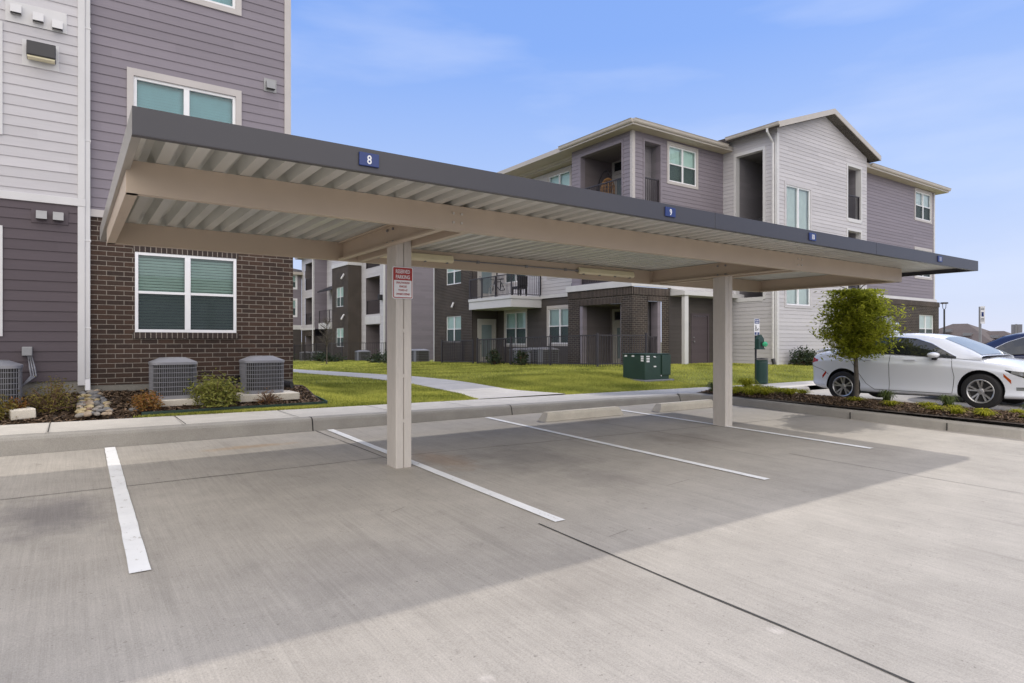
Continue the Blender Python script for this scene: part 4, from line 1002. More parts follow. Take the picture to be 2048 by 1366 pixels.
# ================================================================== AC units
def ac_unit(name, x, y, z, s, h, label, group, near=True):
    t = thing(name, (x, y, z), label, 'air conditioner', group)
    r = .13; sd = s / 2
    def ring(sd, r, n=5):
        pts = []
        for (cx, cy, t0) in ((x + sd - r, y + sd - r, 0), (x - sd + r, y + sd - r, 90), (x - sd + r, y - sd + r, 180), (x + sd - r, y - sd + r, 270)):
            for i in range(n + 1): a = R(t0 + 90 * i / n); pts.append((cx + r * math.cos(a), cy + r * math.sin(a)))
        return pts
    mb = MB(); rg = ring(sd - .02, r); mb.prism([(a, b, z + .05) for a, b in rg], (0, 0, h - .17)); mb.build('coil', M['acdark'], t)
    mb = MB(); mb.prism([(a, b, z) for a, b in ring(sd, r)], (0, 0, .055)); mb.build('base_pan', M['acgrey'], t)
    mb = MB(); rg = ring(sd + .012, r); mb.prism([(a, b, z + h - .135) for a, b in rg], (0, 0, .04))
    inner = ring(sd * .62, sd * .5); a0 = [(a, b, z + h - .095) for a, b in rg]; b0 = [(a, b, z + h - .03) for a, b in inner]
    for i in range(len(rg)): mb.face([a0[i], a0[(i + 1) % len(rg)], b0[(i + 1) % len(rg)], b0[i]])
    cap = mb.build('top_cover', M['acgrey'], t)
    mb = MB()
    for rr in np.linspace(.05, sd * .6, 7): mb.tube([(x + rr * math.cos(q), y + rr * math.sin(q), z + h - .028) for q in np.linspace(0, 6.283, 20)], .005, 4, False)
    for q in np.linspace(0, 6.283, 9)[:-1]: mb.tube([(x, y, z + h - .026), (x + sd * .62 * math.cos(q), y + sd * .62 * math.sin(q), z + h - .03)], .006, 4)
    mb.build('fan_guard', M['greymetal'], cap)
    mb = MB(); rg = ring(sd, r, 6); P = [Vector((a, b, 0)) for a, b in rg] + [Vector((*rg[0], 0))]; step = .024 if near else .06; acc = 0
    for p, q in zip(P[:-1], P[1:]):
        d = q - p; L = d.length; k_ = 0
        if L < 1e-6: continue
        n_ = max(1, int(L / step))
        for i in range(n_):
            c = p + d * (i / n_); c.z = z + .05; mb.box(c.x - .0028, c.x + .0028, c.y - .0028, c.y + .0028, z + .05, z + h - .13)
    for zz in np.linspace(z + .12, z + h - .19, 6): mb.tube([(a, b, zz) for a, b in rg] + [(*rg[0], zz)], .0045, 4, False)
    mb.build('coil_guard', M['acgrey'], t)
    mb = MB()
    for (cx, cy) in ((x - sd, y - sd), (x + sd, y - sd)):
        sx = 1 if cx < x else -1; mb.box(*sorted((cx, cx + .02 * sx)), y - sd + r - .02, y - sd + r + .25, z + .05, z + h - .13)
    mb.build('corner_panel', M['acgrey'], t, each=6)
    return t
g_ac = 'grey condenser units along the near block'
def pad(name, x, y, z, w, d, h, label):
    mb = MB(); mb.box(x - w / 2, x + w / 2, y - d / 2, y + d / 2, z - h, z); o = mb.build(name, M['stop'], None, .012, loc=(x, y, z - h)); tag(o, label, 'pad', 'concrete pads under the condensers')
ac_unit('air_conditioner', 1.375, 11.62, .485, .64, .68, 'grey air conditioner below the left half of the brick wall window', g_ac)
ac_unit('air_conditioner', 2.76, 11.62, .51, .64, .66, 'grey air conditioner nearest the brick corner and the lawn', g_ac)
ac_unit('air_conditioner', -.93, 11.60, .455, .70, .70, 'grey air conditioner in front of the dark siding, cut by the photo edge', g_ac)
pad('equipment_pad', 1.42, 11.56, .484, .98, .84, .10, 'concrete pad under the condenser below the window')
pad('equipment_pad', 2.80, 11.60, .509, .98, .86, .12, 'concrete pad under the condenser by the brick corner')
pad('equipment_pad', -.95, 11.58, .454, .95, .86, .10, 'concrete pad under the condenser by the dark siding')
ls = thing('refrigerant_line', (2.3, 11.9, .6), 'black insulated pipe running from the corner condenser to the wall', 'pipe')
mb = MB(); mb.tube([(2.42, 11.75, .78), (2.30, 11.95, .72), (2.18, 12.1, .62), (2.1, 12.27, .60)], .035, 8); mb.tube([(2.42, 11.72, .70), (2.28, 11.9, .64), (2.2, 12.2, .56)], .02, 6); mb.build('hose', M['black'], ls, smooth=True)
ls = thing('drain_pipe', (3.25, 12.0, .5), 'black corrugated drain pipe lying at the brick corner', 'pipe')
mb = MB(); mb.tube([(3.08, 12.22, .66), (3.2, 12.05, .62), (3.36, 11.95, .60)], .055, 10)
for i in range(9):
    t = i / 8; p = Vector((3.08 + .28 * t, 12.22 - .27 * t, .66 - .06 * t)); mb.tube([p, p + Vector((.012, -.012, 0))], .064, 10)
mb.build('hose', M['black'], ls)
ls = thing('refrigerant_line', (-.5, 12.0, .9), 'pale blue grey pipes looping from the wall box to the left condenser', 'pipe')
mb = MB()
for i in range(3): mb.tube([(-.53 + .02 * i, 12.14, 1.2), (-.50 + .03 * i, 12.06, 1.0), (-.48 + .03 * i, 11.95, .88), (-.58, 11.85, .74)], .013, 6)
mb.build('hose', M['acgrey'], ls, smooth=True)
# far condensers: one proto, copies
gfar = 'condensers along the farther blocks'
pr_ = ac_unit('air_conditioner', 16.6, 21.0, .38, .85, .78, 'x', gfar, False)
for m_ in [c for c in scene.objects if c.parent == pr_]: pass
far = [(16.35, 20.9, .40, 'condenser behind the picket fence, rightmost of the pair of dark shrubs'), (16.5, 21.9, .38, 'condenser behind the fence directly under the dark wall window'),
       (16.6, 23.0, .36, 'condenser behind the fence nearest the white patio door'), (16.2, 32.2, .22, 'condenser at the brick tower end, right one beside the low hedge'), (16.4, 33.5, .2, 'condenser at the brick tower end, left one beside the low hedge'),
       (16.3, 41.0, .05, 'condenser in front of the far pale stacked balconies'), (16.2, 50.5, -.15, 'far condenser beside the bare young tree, right one'), (16.1, 53.0, -.2, 'far condenser beside the bare young tree, left one')]
kids = {}
for q in scene.objects: kids.setdefault(q.parent, []).append(q)
for i, (x, y, z, lab) in enumerate(far):
    o = pr_ if i == 0 else copy_tree(pr_, None, kids); o.location = (x, y, z); o['label'] = lab

# ================================================================== plants
def leaves(n, sampler, size, up=.3):
    P = np.array([sampler() for _ in range(n)]); a = rng.normal(0, 1, (n, 3)); a[:, 2] *= .6; a /= np.linalg.norm(a, axis=1)[:, None]
    b = np.cross(a, rng.normal(0, 1, (n, 3))); b /= np.linalg.norm(b, axis=1)[:, None]
    s = size * rng.uniform(.6, 1.3, n)[:, None]; V = np.zeros((n, 4, 3))
    V[:, 0] = P - a * s; V[:, 1] = P + b * s * .42; V[:, 2] = P + a * s; V[:, 3] = P - b * s * .42
    return V, np.clip(rng.beta(2, 2, n), 0, 1)
def shrub(name, x, y, z, rx, h, n, lm, size, label, group=None, twigs=26, gap=.0):
    t = thing(name, (x, y, z), label, 'shrub', group); cl = []
    for _ in range(twigs):
        a = random.uniform(0, 6.283); el = random.uniform(.05, 1.35); r_ = random.uniform(.75, 1.05)
        cl.append(Vector((x + rx * r_ * math.cos(a) * math.cos(el), y + rx * r_ * math.sin(a) * math.cos(el), z + .1 * h + h * .88 * r_ * math.sin(el))))
    def sm():
        c = random.choice(cl); f = random.random() ** .45; base = Vector((x, y, z + .08 * h))
        p = base + (c - base) * f; q = rx * .17
        return (p.x + random.gauss(0, q), p.y + random.gauss(0, q), max(z + .02, p.z + random.gauss(0, q)))
    V, T = leaves(n, sm, size); fo = fastmesh('foliage', V, 4, M[lm], t, T)
    mb = MB()
    for c in cl: mb.tube([(x + random.uniform(-.04, .04), y + random.uniform(-.04, .04), z - .02), ((x + c.x) / 2, (y + c.y) / 2, z + (c.z - z) * .6), tuple(c)], [.009, .006, .003], 4)
    mb.build('stem', M['twig'], t); return t
shrub('shrub', .96, 10.98, .36, .24, .30, 1300, 'leaf_red', .022, 'small red and orange leaved shrub in front of the first brick wall condenser')
shrub('shrub', 1.92, 11.05, .37, .42, .46, 3600, 'leaf_green', .026, 'rounded green shrub between the two brick wall condensers', twigs=40)
shrub('shrub', 2.74, 11.12, .37, .26, .22, 220, 'leaf_red', .015, 'sparse brown twiggy shrub in front of the corner condenser', twigs=60)
shrub('shrub', -.22, 11.2, .40, .36, .46, 1300, 'leaf_olive', .020, 'sparse olive and rust shrub beside the white downspout', twigs=60)
shrub('shrub', -.86, 10.95, .34, .30, .34, 1500, 'leaf_olive', .024, 'olive shrub at the left photo edge in front of the condenser', twigs=30)
shrub('shrub', -.60, 11.15, .38, .16, .22, 500, 'leaf_red', .02, 'small rusty shrub behind the pale stone block', twigs=20)
mb = MB(); mb.box(-.68, -.40, 10.86, 11.10, .34, .475); sb = mb.build('stone_block', M['stop'], None, .015, loc=(-.54, 10.98, .34)); sb.rotation_euler = (0, R(-3), R(12)); tag(sb, 'pale rough concrete block lying in the mulch near the left edge', 'block')
# edging
mb = MB()
E_ = [(.86, 10.72), (2.0, 10.83), (3.0, 10.93), (3.62, 10.99), (3.74, 11.06), (3.76, 11.4), (3.70, 12.3)]
for (a, b), (c, d) in zip(E_[:-1], E_[1:]):
    n = Vector((-(d - b), c - a, 0)).normalized() * .006; z1, z2 = max(zwalk(a) + .09, zlawn(a, b) + .05 if a > 3.6 else 0), max(zwalk(c) + .09, zlawn(c, d) + .05 if c > 3.6 else 0)
    mb.solid([(a - n.x, b - n.y, .2), (c - n.x, d - n.y, .2), (c - n.x, d - n.y, z2), (a - n.x, b - n.y, z1), (a + n.x, b + n.y, .2), (c + n.x, d + n.y, .2), (c + n.x, d + n.y, z2), (a + n.x, b + n.y, z1)],
             [(0, 1, 2, 3), (4, 7, 6, 5), (3, 2, 6, 7), (0, 3, 7, 4), (1, 5, 6, 2)])
tag(mb.build('landscape_edging', M['green'], None, loc=(2.2, 10.8, .25)), 'dark green steel edging strip between mulch bed and grass', 'edging')
# river rocks
protos = []
for i in range(5):
    bm = bmesh.new(); bmesh.ops.create_icosphere(bm, subdivisions=3, radius=1)
    for v in bm.verts: v.co *= 1 + .22 * mnoise.noise(v.co * .9 + Vector((i * 7, 0, 0))); v.co.z *= .50; v.co.y *= .72
    me = bpy.data.meshes.new('river_rock'); bm.to_mesh(me); bm.free(); me.polygons.foreach_set('use_smooth', [True] * len(me.polygons)); me.materials.append(M['rock%d' % i]); protos.append(me)
y = 10.76; cnt = 0
while y < 12.05:
    f = (y - 10.7) / 1.4; xa, xb = .11 + .06 * f, .52 - .12 * f; x = xa
    while x < xb:
        s = random.uniform(.045, .075); o = bpy.data.objects.new('river_rock', protos[random.choice((0, 0, 1, 1, 2, 2, 3, 4))]); COL.objects.link(o)
        o.location = (x + random.uniform(-.02, .02), y + random.uniform(-.03, .03), zbed(y) + .02 + random.uniform(0, .03) + .035 * (1 - abs(x - .35) / .3)); o.scale = (s, s, s); o.rotation_euler = (random.gauss(0, .25), random.gauss(0, .25), random.uniform(0, 6.28))
        tag(o, 'smooth tan or grey river rock in the pile at the foot of the downspout', 'rock', 'river rocks under the downspout'); x += s * random.uniform(1.35, 1.7); cnt += 1
    y += random.uniform(.075, .10)
o = bpy.data.objects.new('river_rock', protos[2]); COL.objects.link(o); o.location = (.80, 11.05, zbed(11.05) + .01); o.scale = (.08,) * 3; tag(o, 'single grey river rock strayed into the mulch right of the pile', 'rock', 'river rocks under the downspout')
# liriope clumps
def clump(x, y, z, r, h, n, m, label, group):
    V = np.zeros((n * 3, 4, 3)); T = np.zeros(n * 3); kx = 0
    for i in range(n):
        a = random.uniform(0, 6.283); L = r * random.uniform(.55, 1.15); hh = h * random.uniform(.6, 1.15); w = .006; tn = random.random()
        d = Vector((math.cos(a), math.sin(a), 0)); sd = Vector((-d.y, d.x, 0)) * w; b = Vector((x, y, z)) + Vector((random.gauss(0, .03), random.gauss(0, .03), 0))
        pts = [b, b + d * L * .3 + Vector((0, 0, hh * .8)), b + d * L * .7 + Vector((0, 0, hh)), b + d * L * 1.1 + Vector((0, 0, hh * .55))]
        ws = [1, 1, .8, .15]
        for j in range(3):
            V[kx] = [pts[j] - sd * ws[j], pts[j] + sd * ws[j], pts[j + 1] + sd * ws[j + 1], pts[j + 1] - sd * ws[j + 1]]; T[kx] = tn; kx += 1
    o = fastmesh('grass_clump', V, 4, M[m], tone=T, loc=(x, y, z)); tag(o, label, 'grass clump', group)
YG = 'yellow green grass clumps in the tree island'
ylab = 'yellow green strappy grass clump in the mulch of the tree island'
for x, y in ((12.9, 8.75), (12.3, 8.15), (12.7, 7.95), (13.05, 7.95), (12.0, 8.2), (12.6, 8.35), (12.05, 8.95), (12.35, 8.75), (12.2, 8.45), (12.75, 8.6), (12.55, 8.1), (12.15, 7.95), (13.0, 8.2), (12.8, 7.75), (13.15, 7.7), (12.4, 7.55), (12.35, 6.15), (12.2, 5.45), (12.45, 4.95), (12.15, 4.72), (12.5, 4.55), (12.35, 4.1), (12.05, 3.95), (12.6, 3.7), (12.2, 3.35), (12.8, 3.2), (12.05, 4.35), (12.5, 8.9), (12.0, 8.6), (12.45, 8.35), (12.85, 8.3)):
    fq = 1 if y > 7.4 else .72
    clump(x, y, zisl(x, y) - .01, random.uniform(.19, .30) * fq, random.uniform(.09, .14) * fq, 110, 'lirio', ylab, YG)
for x, y, l_ in ((12.75, 4.75, 'dark green tuft of grass between the yellow clumps by the car doors'), (12.72, 5.75, 'low dark green tuft of grass right of the tree trunk'), (12.0, 9.15, 'dark green tuft of grass at the back corner behind the farther post'), (13.0, 3.6, 'dark green tuft of grass beside the front wheel of the white car')):
    clump(x, y, zisl(x, y), .17, .20, 120, 'lirid', l_, 'dark green grass tufts in the tree island')
clump(12.95, 8.95, zisl(12.95, 8.95) + .02, .24, .24, 190, 'lirio', 'taller brownish yellow grass clump below the green waste bin', None)
# island tree
def tree(name, x, y, z, label, cx, cy, cz, rx, rz, n, size, lm, trunk_r, flat=.0):
    t = thing(name, (x, y, z), label, 'tree'); mb = MB()
    mb.tube([(x, y, z - .05), (x + .01, y, z + .35), (x - .01, y + .01, z + .8), ((x + cx) / 2, (y + cy) / 2, cz - rz * .6), (cx, cy, cz + rz * .5)], [trunk_r * 1.25, trunk_r, trunk_r * .9, trunk_r * .8, trunk_r * .25], 9)
    tr = mb.build('trunk', M['bark'], t, smooth=True); mb = MB(); tips = []
    for i in range(80):
        a = i * 2.4 + random.uniform(-.3, .3); f = (i + .5) / 80; zz = cz - rz * .95 + 1.9 * rz * f
        prof = math.sqrt(max(.06, 1 - ((zz - cz) / (rz * 1.05)) ** 2)); L = rx * prof * random.uniform(.66, 1.14)
        s0 = Vector((cx, cy, max(z + .75, zz - L * .35))); e = Vector((cx + L * math.cos(a), cy + L * math.sin(a), zz + random.uniform(-.12, .1)))
        mb.tube([s0, (s0 + e) / 2 + Vector((0, 0, .05)), e], [.014, .009, .003], 4); tips.append((s0, e))
    mb.build('branch', M['bark'], tr)
    V = []; 
    def sm():
        s0, e = random.choice(tips); f = random.uniform(.10, 1.04) ** .7; p = s0 + (e - s0) * f; q = .07 + .045 * f
        return (p.x + random.gauss(0, q), p.y + random.gauss(0, q), min(p.z + random.gauss(0, q * .6), 2.44))
    P = np.array([sm() for _ in range(n)]); 
    # leaves hang in drooping sprays: elongated, tilted mostly flat
    a = rng.normal(0, 1, (n, 3)); a[:, 2] = a[:, 2] * .45 - .25; a /= np.linalg.norm(a, axis=1)[:, None]
    b = np.cross(a, np.array([0, 0, 1.]) + rng.normal(0, .45, (n, 3))); b /= np.linalg.norm(b, axis=1)[:, None]
    s = size * rng.uniform(.6, 1.3, n)[:, None]; W = np.zeros((n, 4, 3)); W[:, 0] = P - a * s; W[:, 1] = P + b * s * .32; W[:, 2] = P + a * s; W[:, 3] = P - b * s * .32
    clum = np.array([mnoise.noise(Vector(p) * 3.2) for p in P])
    fastmesh('crown', W, 4, M[lm], t, np.clip(.45 + .5 * clum + rng.normal(0, .2, n), 0, 1)); return t
tree('street_tree', 13.32, 6.62, .25, 'small green leafy tree with a slim trunk in the mulch island by the white car', 13.28, 6.6, 1.86, .73, .70, 18000, .047, 'leaf_tree', .045)
# shrubs by the gable, fence hedges
shrub('shrub', 23.75, 13.95, .42, .50, .78, 900, 'leaf_dark', .06, 'taller dark green shrub against the pale gable wall, left of the pair')
shrub('shrub', 24.55, 14.0, .42, .42, .60, 700, 'leaf_dark', .06, 'shorter dark green shrub against the pale gable wall behind the white car trunk')
shrub('shrub', 14.7, 20.4, .42, .34, .78, 500, 'leaf_dark', .06, 'dark shrub by the picket fence, right one of two in front of the condensers')
shrub('shrub', 14.7, 22.3, .40, .36, .78, 500, 'leaf_dark', .06, 'dark shrub by the picket fence, left one of two in front of the condensers')
shrub('shrub', 14.2, 31.5, .16, .8, .55, 800, 'leaf_dark', .07, 'low dark hedge at the brick tower end seen right of the nearer post')
shrub('shrub', 14.4, 33.8, .14, .8, .6, 800, 'leaf_dark', .07, 'low dark hedge behind the nearer post at the pale tower end')
shrub('shrub', 14.0, 40.5, .0, .9, .55, 700, 'leaf_dark', .08, 'low dark shrub before the far picket fence, left of the nearer post')
shrub('shrub', 14.2, 43.5, -.05, .8, .65, 600, 'leaf_dark', .08, 'low dark shrub before the far picket fence by the pale balconies')
shrub('shrub', 14.0, 52.0, -.15, .8, .6, 500, 'leaf_dark', .09, 'low dark shrub before the far fence at the brick corner edge')
bt = thing('bare_tree', (12.0, 35.6, .1), 'thin leafless young tree on the far lawn in front of the picket fence', 'tree')
mb = MB(); mb.tube([(12, 35.6, .0), (12.02, 35.6, 1.2), (12, 35.6, 2.7)], [.045, .03, .008], 6); tk = mb.build('trunk', M['bark'], bt); mb = MB()
for i in range(60):
    a = i * 2.4; z = random.uniform(.95, 2.5); L = random.uniform(.25, .75) * (1.1 - .25 * (z - 1)); e = Vector((12 + L * math.cos(a), 35.6 + L * math.sin(a), z + L * .75)); s0 = Vector((12, 35.6, z))
    mb.tube([s0, e], [.012, .004], 4)
    for k_ in range(3): q = s0 + (e - s0) * random.uniform(.3, .9); mb.tube([q, q + Vector((random.uniform(-.2, .2), random.uniform(-.2, .2), random.uniform(.05, .25)))], [.006, .003], 3)
mb.build('branch', M['bark'], tk)
mb = MB(); mb.lathe([(0, .13), (.5, .10), (.8, .02)], (12, 35.6, 0), 'z', 18); tag(mb.build('mulch_ring', M['mulchbase'], None, loc=(12, 35.6, 0)), 'dark mulch ring round the bare young tree', 'mulch ring')

# ================================================================== fences
def fence(name, pts, zf, h, label, sp=.11, every=2.4):
    t = thing(name, (pts[0][0], pts[0][1], zf(*pts[0])), label, 'fence', None)
    for (a, b), (c, d) in zip(pts[:-1], pts[1:]):
        L = math.hypot(c - a, d - b); n = max(1, round(L / every)); th = math.atan2(d - b, c - a)
        for i in range(n):
            p = (a + (c - a) * i / n, b + (d - b) * i / n); q = (a + (c - a) * (i + 1) / n, b + (d - b) * (i + 1) / n); z0, z1 = zf(*p), zf(*q); l = L / n
            mb = MB(); mt = Matrix.Translation((*p, z0)) @ Matrix.Rotation(th, 4, 'Z') @ Matrix(((1, 0, 0, 0), (0, 1, 0, 0), ((z1 - z0) / l, 0, 1, 0), (0, 0, 0, 1)))
            for zz in (.12, h - .03): mb.box(.03, l - .03, -.016, .016, zz, zz + .035, mt)
            k_ = int(l / sp)
            for j in range(1, k_): x = l * j / k_; mb.box(x - .008, x + .008, -.008, .008, .06, h, mt)
            mb.build('fence_panel', M['rail'], t)
            mb = MB(); mb.box(p[0] - .03, p[0] + .03, p[1] - .03, p[1] + .03, z0 - .1, z0 + h + .06); mb.build('fence_post', M['rail'], t)
    p = pts[-1]; mb = MB(); mb.box(p[0] - .03, p[0] + .03, p[1] - .03, p[1] + .03, zf(*p) - .1, zf(*p) + h + .06); mb.build('fence_post', M['rail'], t); return t
zl2 = lambda x, y: zlawn(x, y) - .02
fence('picket_fence', [(17.25, 16.1), (15.0, 16.26), (15.0, 24.14), (16.55, 24.2)][::1], zl2, 1.16, 'dark metal picket fence round the patios in front of the brick porch')
fence('picket_fence', [(15.3, 25.0), (15.3, 28.0), (16.5, 28.0)], zl2, 1.14, 'short dark metal picket fence below the brick tower')
fence('picket_fence', [(18.5, 42.2), (15.3, 42.2), (15.3, 59)], zl2, 1.3, 'long dark metal picket fence in front of the far block', .16, 2.8)

# ================================================================== utility transformer
tf = thing('utility_transformer', (13.6, 12.7, .34), 'dark green pad mounted transformer box with white stickers standing on the lawn', 'transformer')
tx0, tx1, ty0, ty1, tz0, tz1 = 13.02, 14.02, 12.2, 13.05, .33, 1.06
mb = MB(); mb.box(tx0, tx1 - .02, ty0 + .0, ty1, tz0 + .0, tz1 - .035); body = mb.build('cabinet', M['green'], tf, .012)
mb = MB(); mb.box(tx0 - .015, tx1 + .01, ty0 - .02, ty1 + .02, tz1 - .034, tz1); mb.build('lid', M['green'], tf, .015)
mb = MB(); mb.box(tx0 + .66, tx1 + .02, ty0 - .035, ty0 - .002, tz0 + .12, tz1 - .04); mb.build('door', M['green'], tf, .01)
mb = MB(); mb.box(tx0 - .10, tx1 + .1, ty0 - .1, ty1 + .1, tz0 - .18, tz0 + .005); mb.build('base', M['acfar'], tf, .02)
def sticker(ax, u, z, w, h, m='white'):
    mb = MB(); 
    if ax == 'y': mb.box(u - w / 2, u + w / 2, ty0 - .004, ty0 - .001, z - h / 2, z + h / 2)
    else: mb.box(tx0 - .004, tx0 - .001, u - w / 2, u + w / 2, z - h / 2, z + h / 2)
    mb.build('sticker', M[m], body)
for u, z, w, h in ((12.93, .99, .10, .045), (12.65, .99, .10, .04), (12.3, .985, .11, .04), (12.3, .93, .10, .05), (12.3, .87, .10, .05)): sticker('x', u, z, w, h)
for u, z, w, h in ((13.14, .985, .13, .035), (13.14, .92, .12, .045), (13.14, .85, .12, .05), (13.42, .70, .10, .035), (13.40, .98, .08, .02)): sticker('y', u, z, w, h)
mb = MB(); mb.box(13.63, 13.66, ty0 - .03, ty0, .42, .46); mb.box(13.36, 13.44, ty0 - .03, ty0, .95, .97); mb.build('latch', M['chrome'], body, each=6)

# ================================================================== pet waste station
px, py = 16.24, 10.85; pz = zwalk(16) + .0
pw = thing('waste_station', (px, py, pz), 'green pet waste station with blue and white sign, bag box and round bin', 'waste station')
mb = MB(); mb.box(px - .13, px - .09, py - .02, py + .02, pz - .1, pz + 1.85); mb.build('post', M['black'], pw)
mb = MB(); rrect(mb, px - .10, pz + 1.40, pz + 1.88, .25, py - .034, py - .028, .03); sgn = mb.build('sign_plate', M['white'], pw)
for z0, z1 in ((1.735, 1.865), (1.415, 1.49)):
    mb = MB(); rrect(mb, px - .10, pz + z0, pz + z1, .225, py - .0365, py - .0355, .02); mb.build('sign_band', M['navy'], sgn)
lettering('sign_text', [('PET WASTE', .05, .66, pz + 1.805), ('STATION', .05, .7, pz + 1.752), ('PLEASE', .034, .7, pz + 1.455), ('CLEAN UP', .034, .7, pz + 1.424)], M['white'], sgn, px - .10, py - .037)
mb = MB(); X_ = px - .155; Z_ = pz + 1.52   # walking figure and dog
mb.lathe([(0, -.001), (.016, -.001), (.016, .001), (0, .001)], (0, 0, 0), 'x', 10); mb.v = [(X_ + a[1], py - .037 + a[0], Z_ + .165 + a[2]) for a in mb.v]
def flat(pts): mb.prism([(X_ + a, py - .037, Z_ + b) for a, b in pts], (0, .001, 0))
flat([(-.02, .145), (.018, .145), (.022, .07), (-.018, .07)]); flat([(-.018, .07), (.0, .07), (-.012, 0), (-.03, 0)]); flat([(.004, .07), (.022, .07), (.032, 0), (.014, 0)]); flat([(.018, .13), (.05, .09), (.045, .082), (.016, .11)])
flat([(.06, .055), (.11, .06), (.115, .035), (.06, .03)]); flat([(.105, .09), (.135, .08), (.13, .065), (.105, .055)]); flat([(.06, .03), (.07, .03), (.062, 0), (.053, 0)]); flat([(.10, .035), (.11, .035), (.11, 0), (.10, 0)]); flat([(.06, .055), (.045, .085), (.05, .088), (.068, .055)])
mb.build('pictogram', M['black'], sgn)
mb = MB(); mb.prism([(px - .2, py - .16, pz + 1.03), (px + .06, py - .16, pz + 1.03), (px + .06, py - .16, pz + 1.30), (px - .07, py - .16, pz + 1.42), (px - .2, py - .16, pz + 1.30)], (0, .13, 0)); mb.box(px - .22, px + .08, py - .18, py - .01, pz + 1.0, pz + 1.03); bb = mb.build('bag_box', M['greend'], pw, .008)
mb = MB(); mb.box(px - .10, px + .03, py - .168, py - .158, pz + 1.07, pz + 1.22); mb.build('slot', M['black'], bb)
bm = bmesh.new(); bmesh.ops.create_icosphere(bm, subdivisions=3, radius=1)
for v in bm.verts: v.co *= 1 + .3 * mnoise.noise(v.co * 1.6); v.co = Vector((v.co.x * .085, v.co.y * .07, v.co.z * .07))
me = bpy.data.meshes.new('bag'); bm.to_mesh(me); bm.free(); me.materials.append(M['bag']); me.polygons.foreach_set('use_smooth', [True] * len(me.polygons)); o = bpy.data.objects.new('waste_bag', me); COL.objects.link(o); o.parent = bb; o.location = Vector((px + .03, py - .2, pz + 1.15)) - Vector((px, py, pz))
mb = MB(); mb.lathe([(0, 0), (.165, 0), (.17, .02), (.17, .60), (.165, .62), (.172, .63), (.172, .66), (.15, .67), (.15, .55), (0, .55)], (px - .11, py - .19, pz + .03), 'z', 28); bn = mb.build('bin', M['greend'], pw, smooth=False)
mb = MB(); mb.lathe([(0, .02), (.175, .0), (.178, -.025), (.16, -.025)], (px - .11, py - .19, pz + .74), 'z', 24); ld = mb.build('bin_lid', M['black'], pw)

# ================================================================== lamp, signs, far house
lp = thing('street_lamp', (60, 22.6, .0), 'black post lamp with a flat round head on a thin fork, far right', 'street lamp')
mb = MB(); mb.tube([(60, 22.6, -.5), (60, 22.6, 4.1)], .07, 8); mb.build('pole', M['black'], lp)
mb = MB(); mb.lathe([(0, 4.70), (.26, 4.68), (.30, 4.60), (.26, 4.56), (0, 4.56)], (60, 22.6, 0)); hd = mb.build('lamp_head', M['black'], lp)
mb = MB(); mb.lathe([(0, 4.555), (.24, 4.555)], (60, 22.6, 0)); mb.build('lamp_lens', M['amber'], hd)
mb = MB()
for a in (.9, 4.04): mb.tube([(60, 22.6, 4.05), (60 + .2 * math.cos(a), 22.6 + .2 * math.sin(a), 4.2), (60 + .24 * math.cos(a), 22.6 + .24 * math.sin(a), 4.57)], .025, 5)
mb.build('fork', M['black'], lp)
s1 = thing('parking_sign', (24.0, 7.95, 0), 'tall narrow accessible parking sign with a blue symbol on a galvanised post', 'sign')
mb = MB(); mb.box(23.96, 24.02, 7.99, 8.05, -.3, 2.52); mb.build('post', M['greymetal'], s1)
mb = MB(); mb.box(23.93, 23.95, 7.87, 7.99, 1.97, 2.53); sp_ = mb.build('sign_plate', M['white'], s1)
mb = MB(); mb.box(23.926, 23.929, 7.90, 7.96, 2.20, 2.34); mb.build('sign_symbol', M['navy'], sp_)
mb = MB()
for z in (2.05, 2.09, 2.13, 2.42, 2.46): mb.box(23.926, 23.929, 7.885, 7.975, z, z + .015)
mb.build('sign_text', M['black'], sp_)
s2 = thing('traffic_sign', (24.0, 7.07, 0), 'grey back of a rectangular sign on a post above the dark blue car', 'sign')
mb = MB(); mb.box(23.97, 24.01, 7.05, 7.09, -.3, 1.94); mb.build('post', M['greymetal'], s2)
mb = MB(); mb.box(24.015, 24.03, 6.93, 7.21, 1.5, 1.93); mb.build('sign_plate', M['acfar'], s2)
def house(x, y, w, d, zr, ze, label, ridge):
    t = thing('house', (x, y, -1), label, 'house'); mb = MB(); mb.box(x - w / 2, x + w / 2, y - d / 2, y + d / 2, -1.2, ze); mb.build('wall', M['hbrick'], t)
    # camera-facing direction
    e = .6; x0, x1, y0, y1 = x - w / 2 - e, x + w / 2 + e, y - d / 2 - e, y + d / 2 + e; a, b = ridge
    mb = MB(); A = (a[0], a[1], zr); B = (b[0], b[1], zr); c = [(x0, y0, ze), (x1, y0, ze), (x1, y1, ze), (x0, y1, ze)]
    if abs(a[0] - b[0]) > abs(a[1] - b[1]): fs = [(c[0], c[1], B, A), (c[1], c[2], B), (c[2], c[3], A, B), (c[3], c[0], A)]
    else: fs = [(c[0], c[1], A), (c[1], c[2], B, A), (c[2], c[3], B), (c[3], c[0], A, B)]
    for f in fs: mb.face(f)
    mb.face(c); r_ = mb.build('roof', M['fhouse'], t); return t, r_
h1, r1 = house(80, 28.5, 12, 11, 3.35, .3, 'brown shingled hip roof house in the distance at the right, left and taller roof', ((80, 27.9), (80, 29.3)))
h2, r2 = house(80, 24.6, 9, 6.5, 2.5, .2, 'brown shingled hip roof house in the distance, right and lower roof', ((80, 24.6), (80, 26.0)))
for (x, y, z, r_) in ((77.6, 28.9, 2.45, r1), (77.2, 26.9, 2.0, r1), (78.4, 24.9, 1.75, r2)):
    mb = MB(); mb.box(x - .3, x + .3, y - .35, y + .35, z, z + .3); mb.build('roof_vent', M['greymetal'], r_)

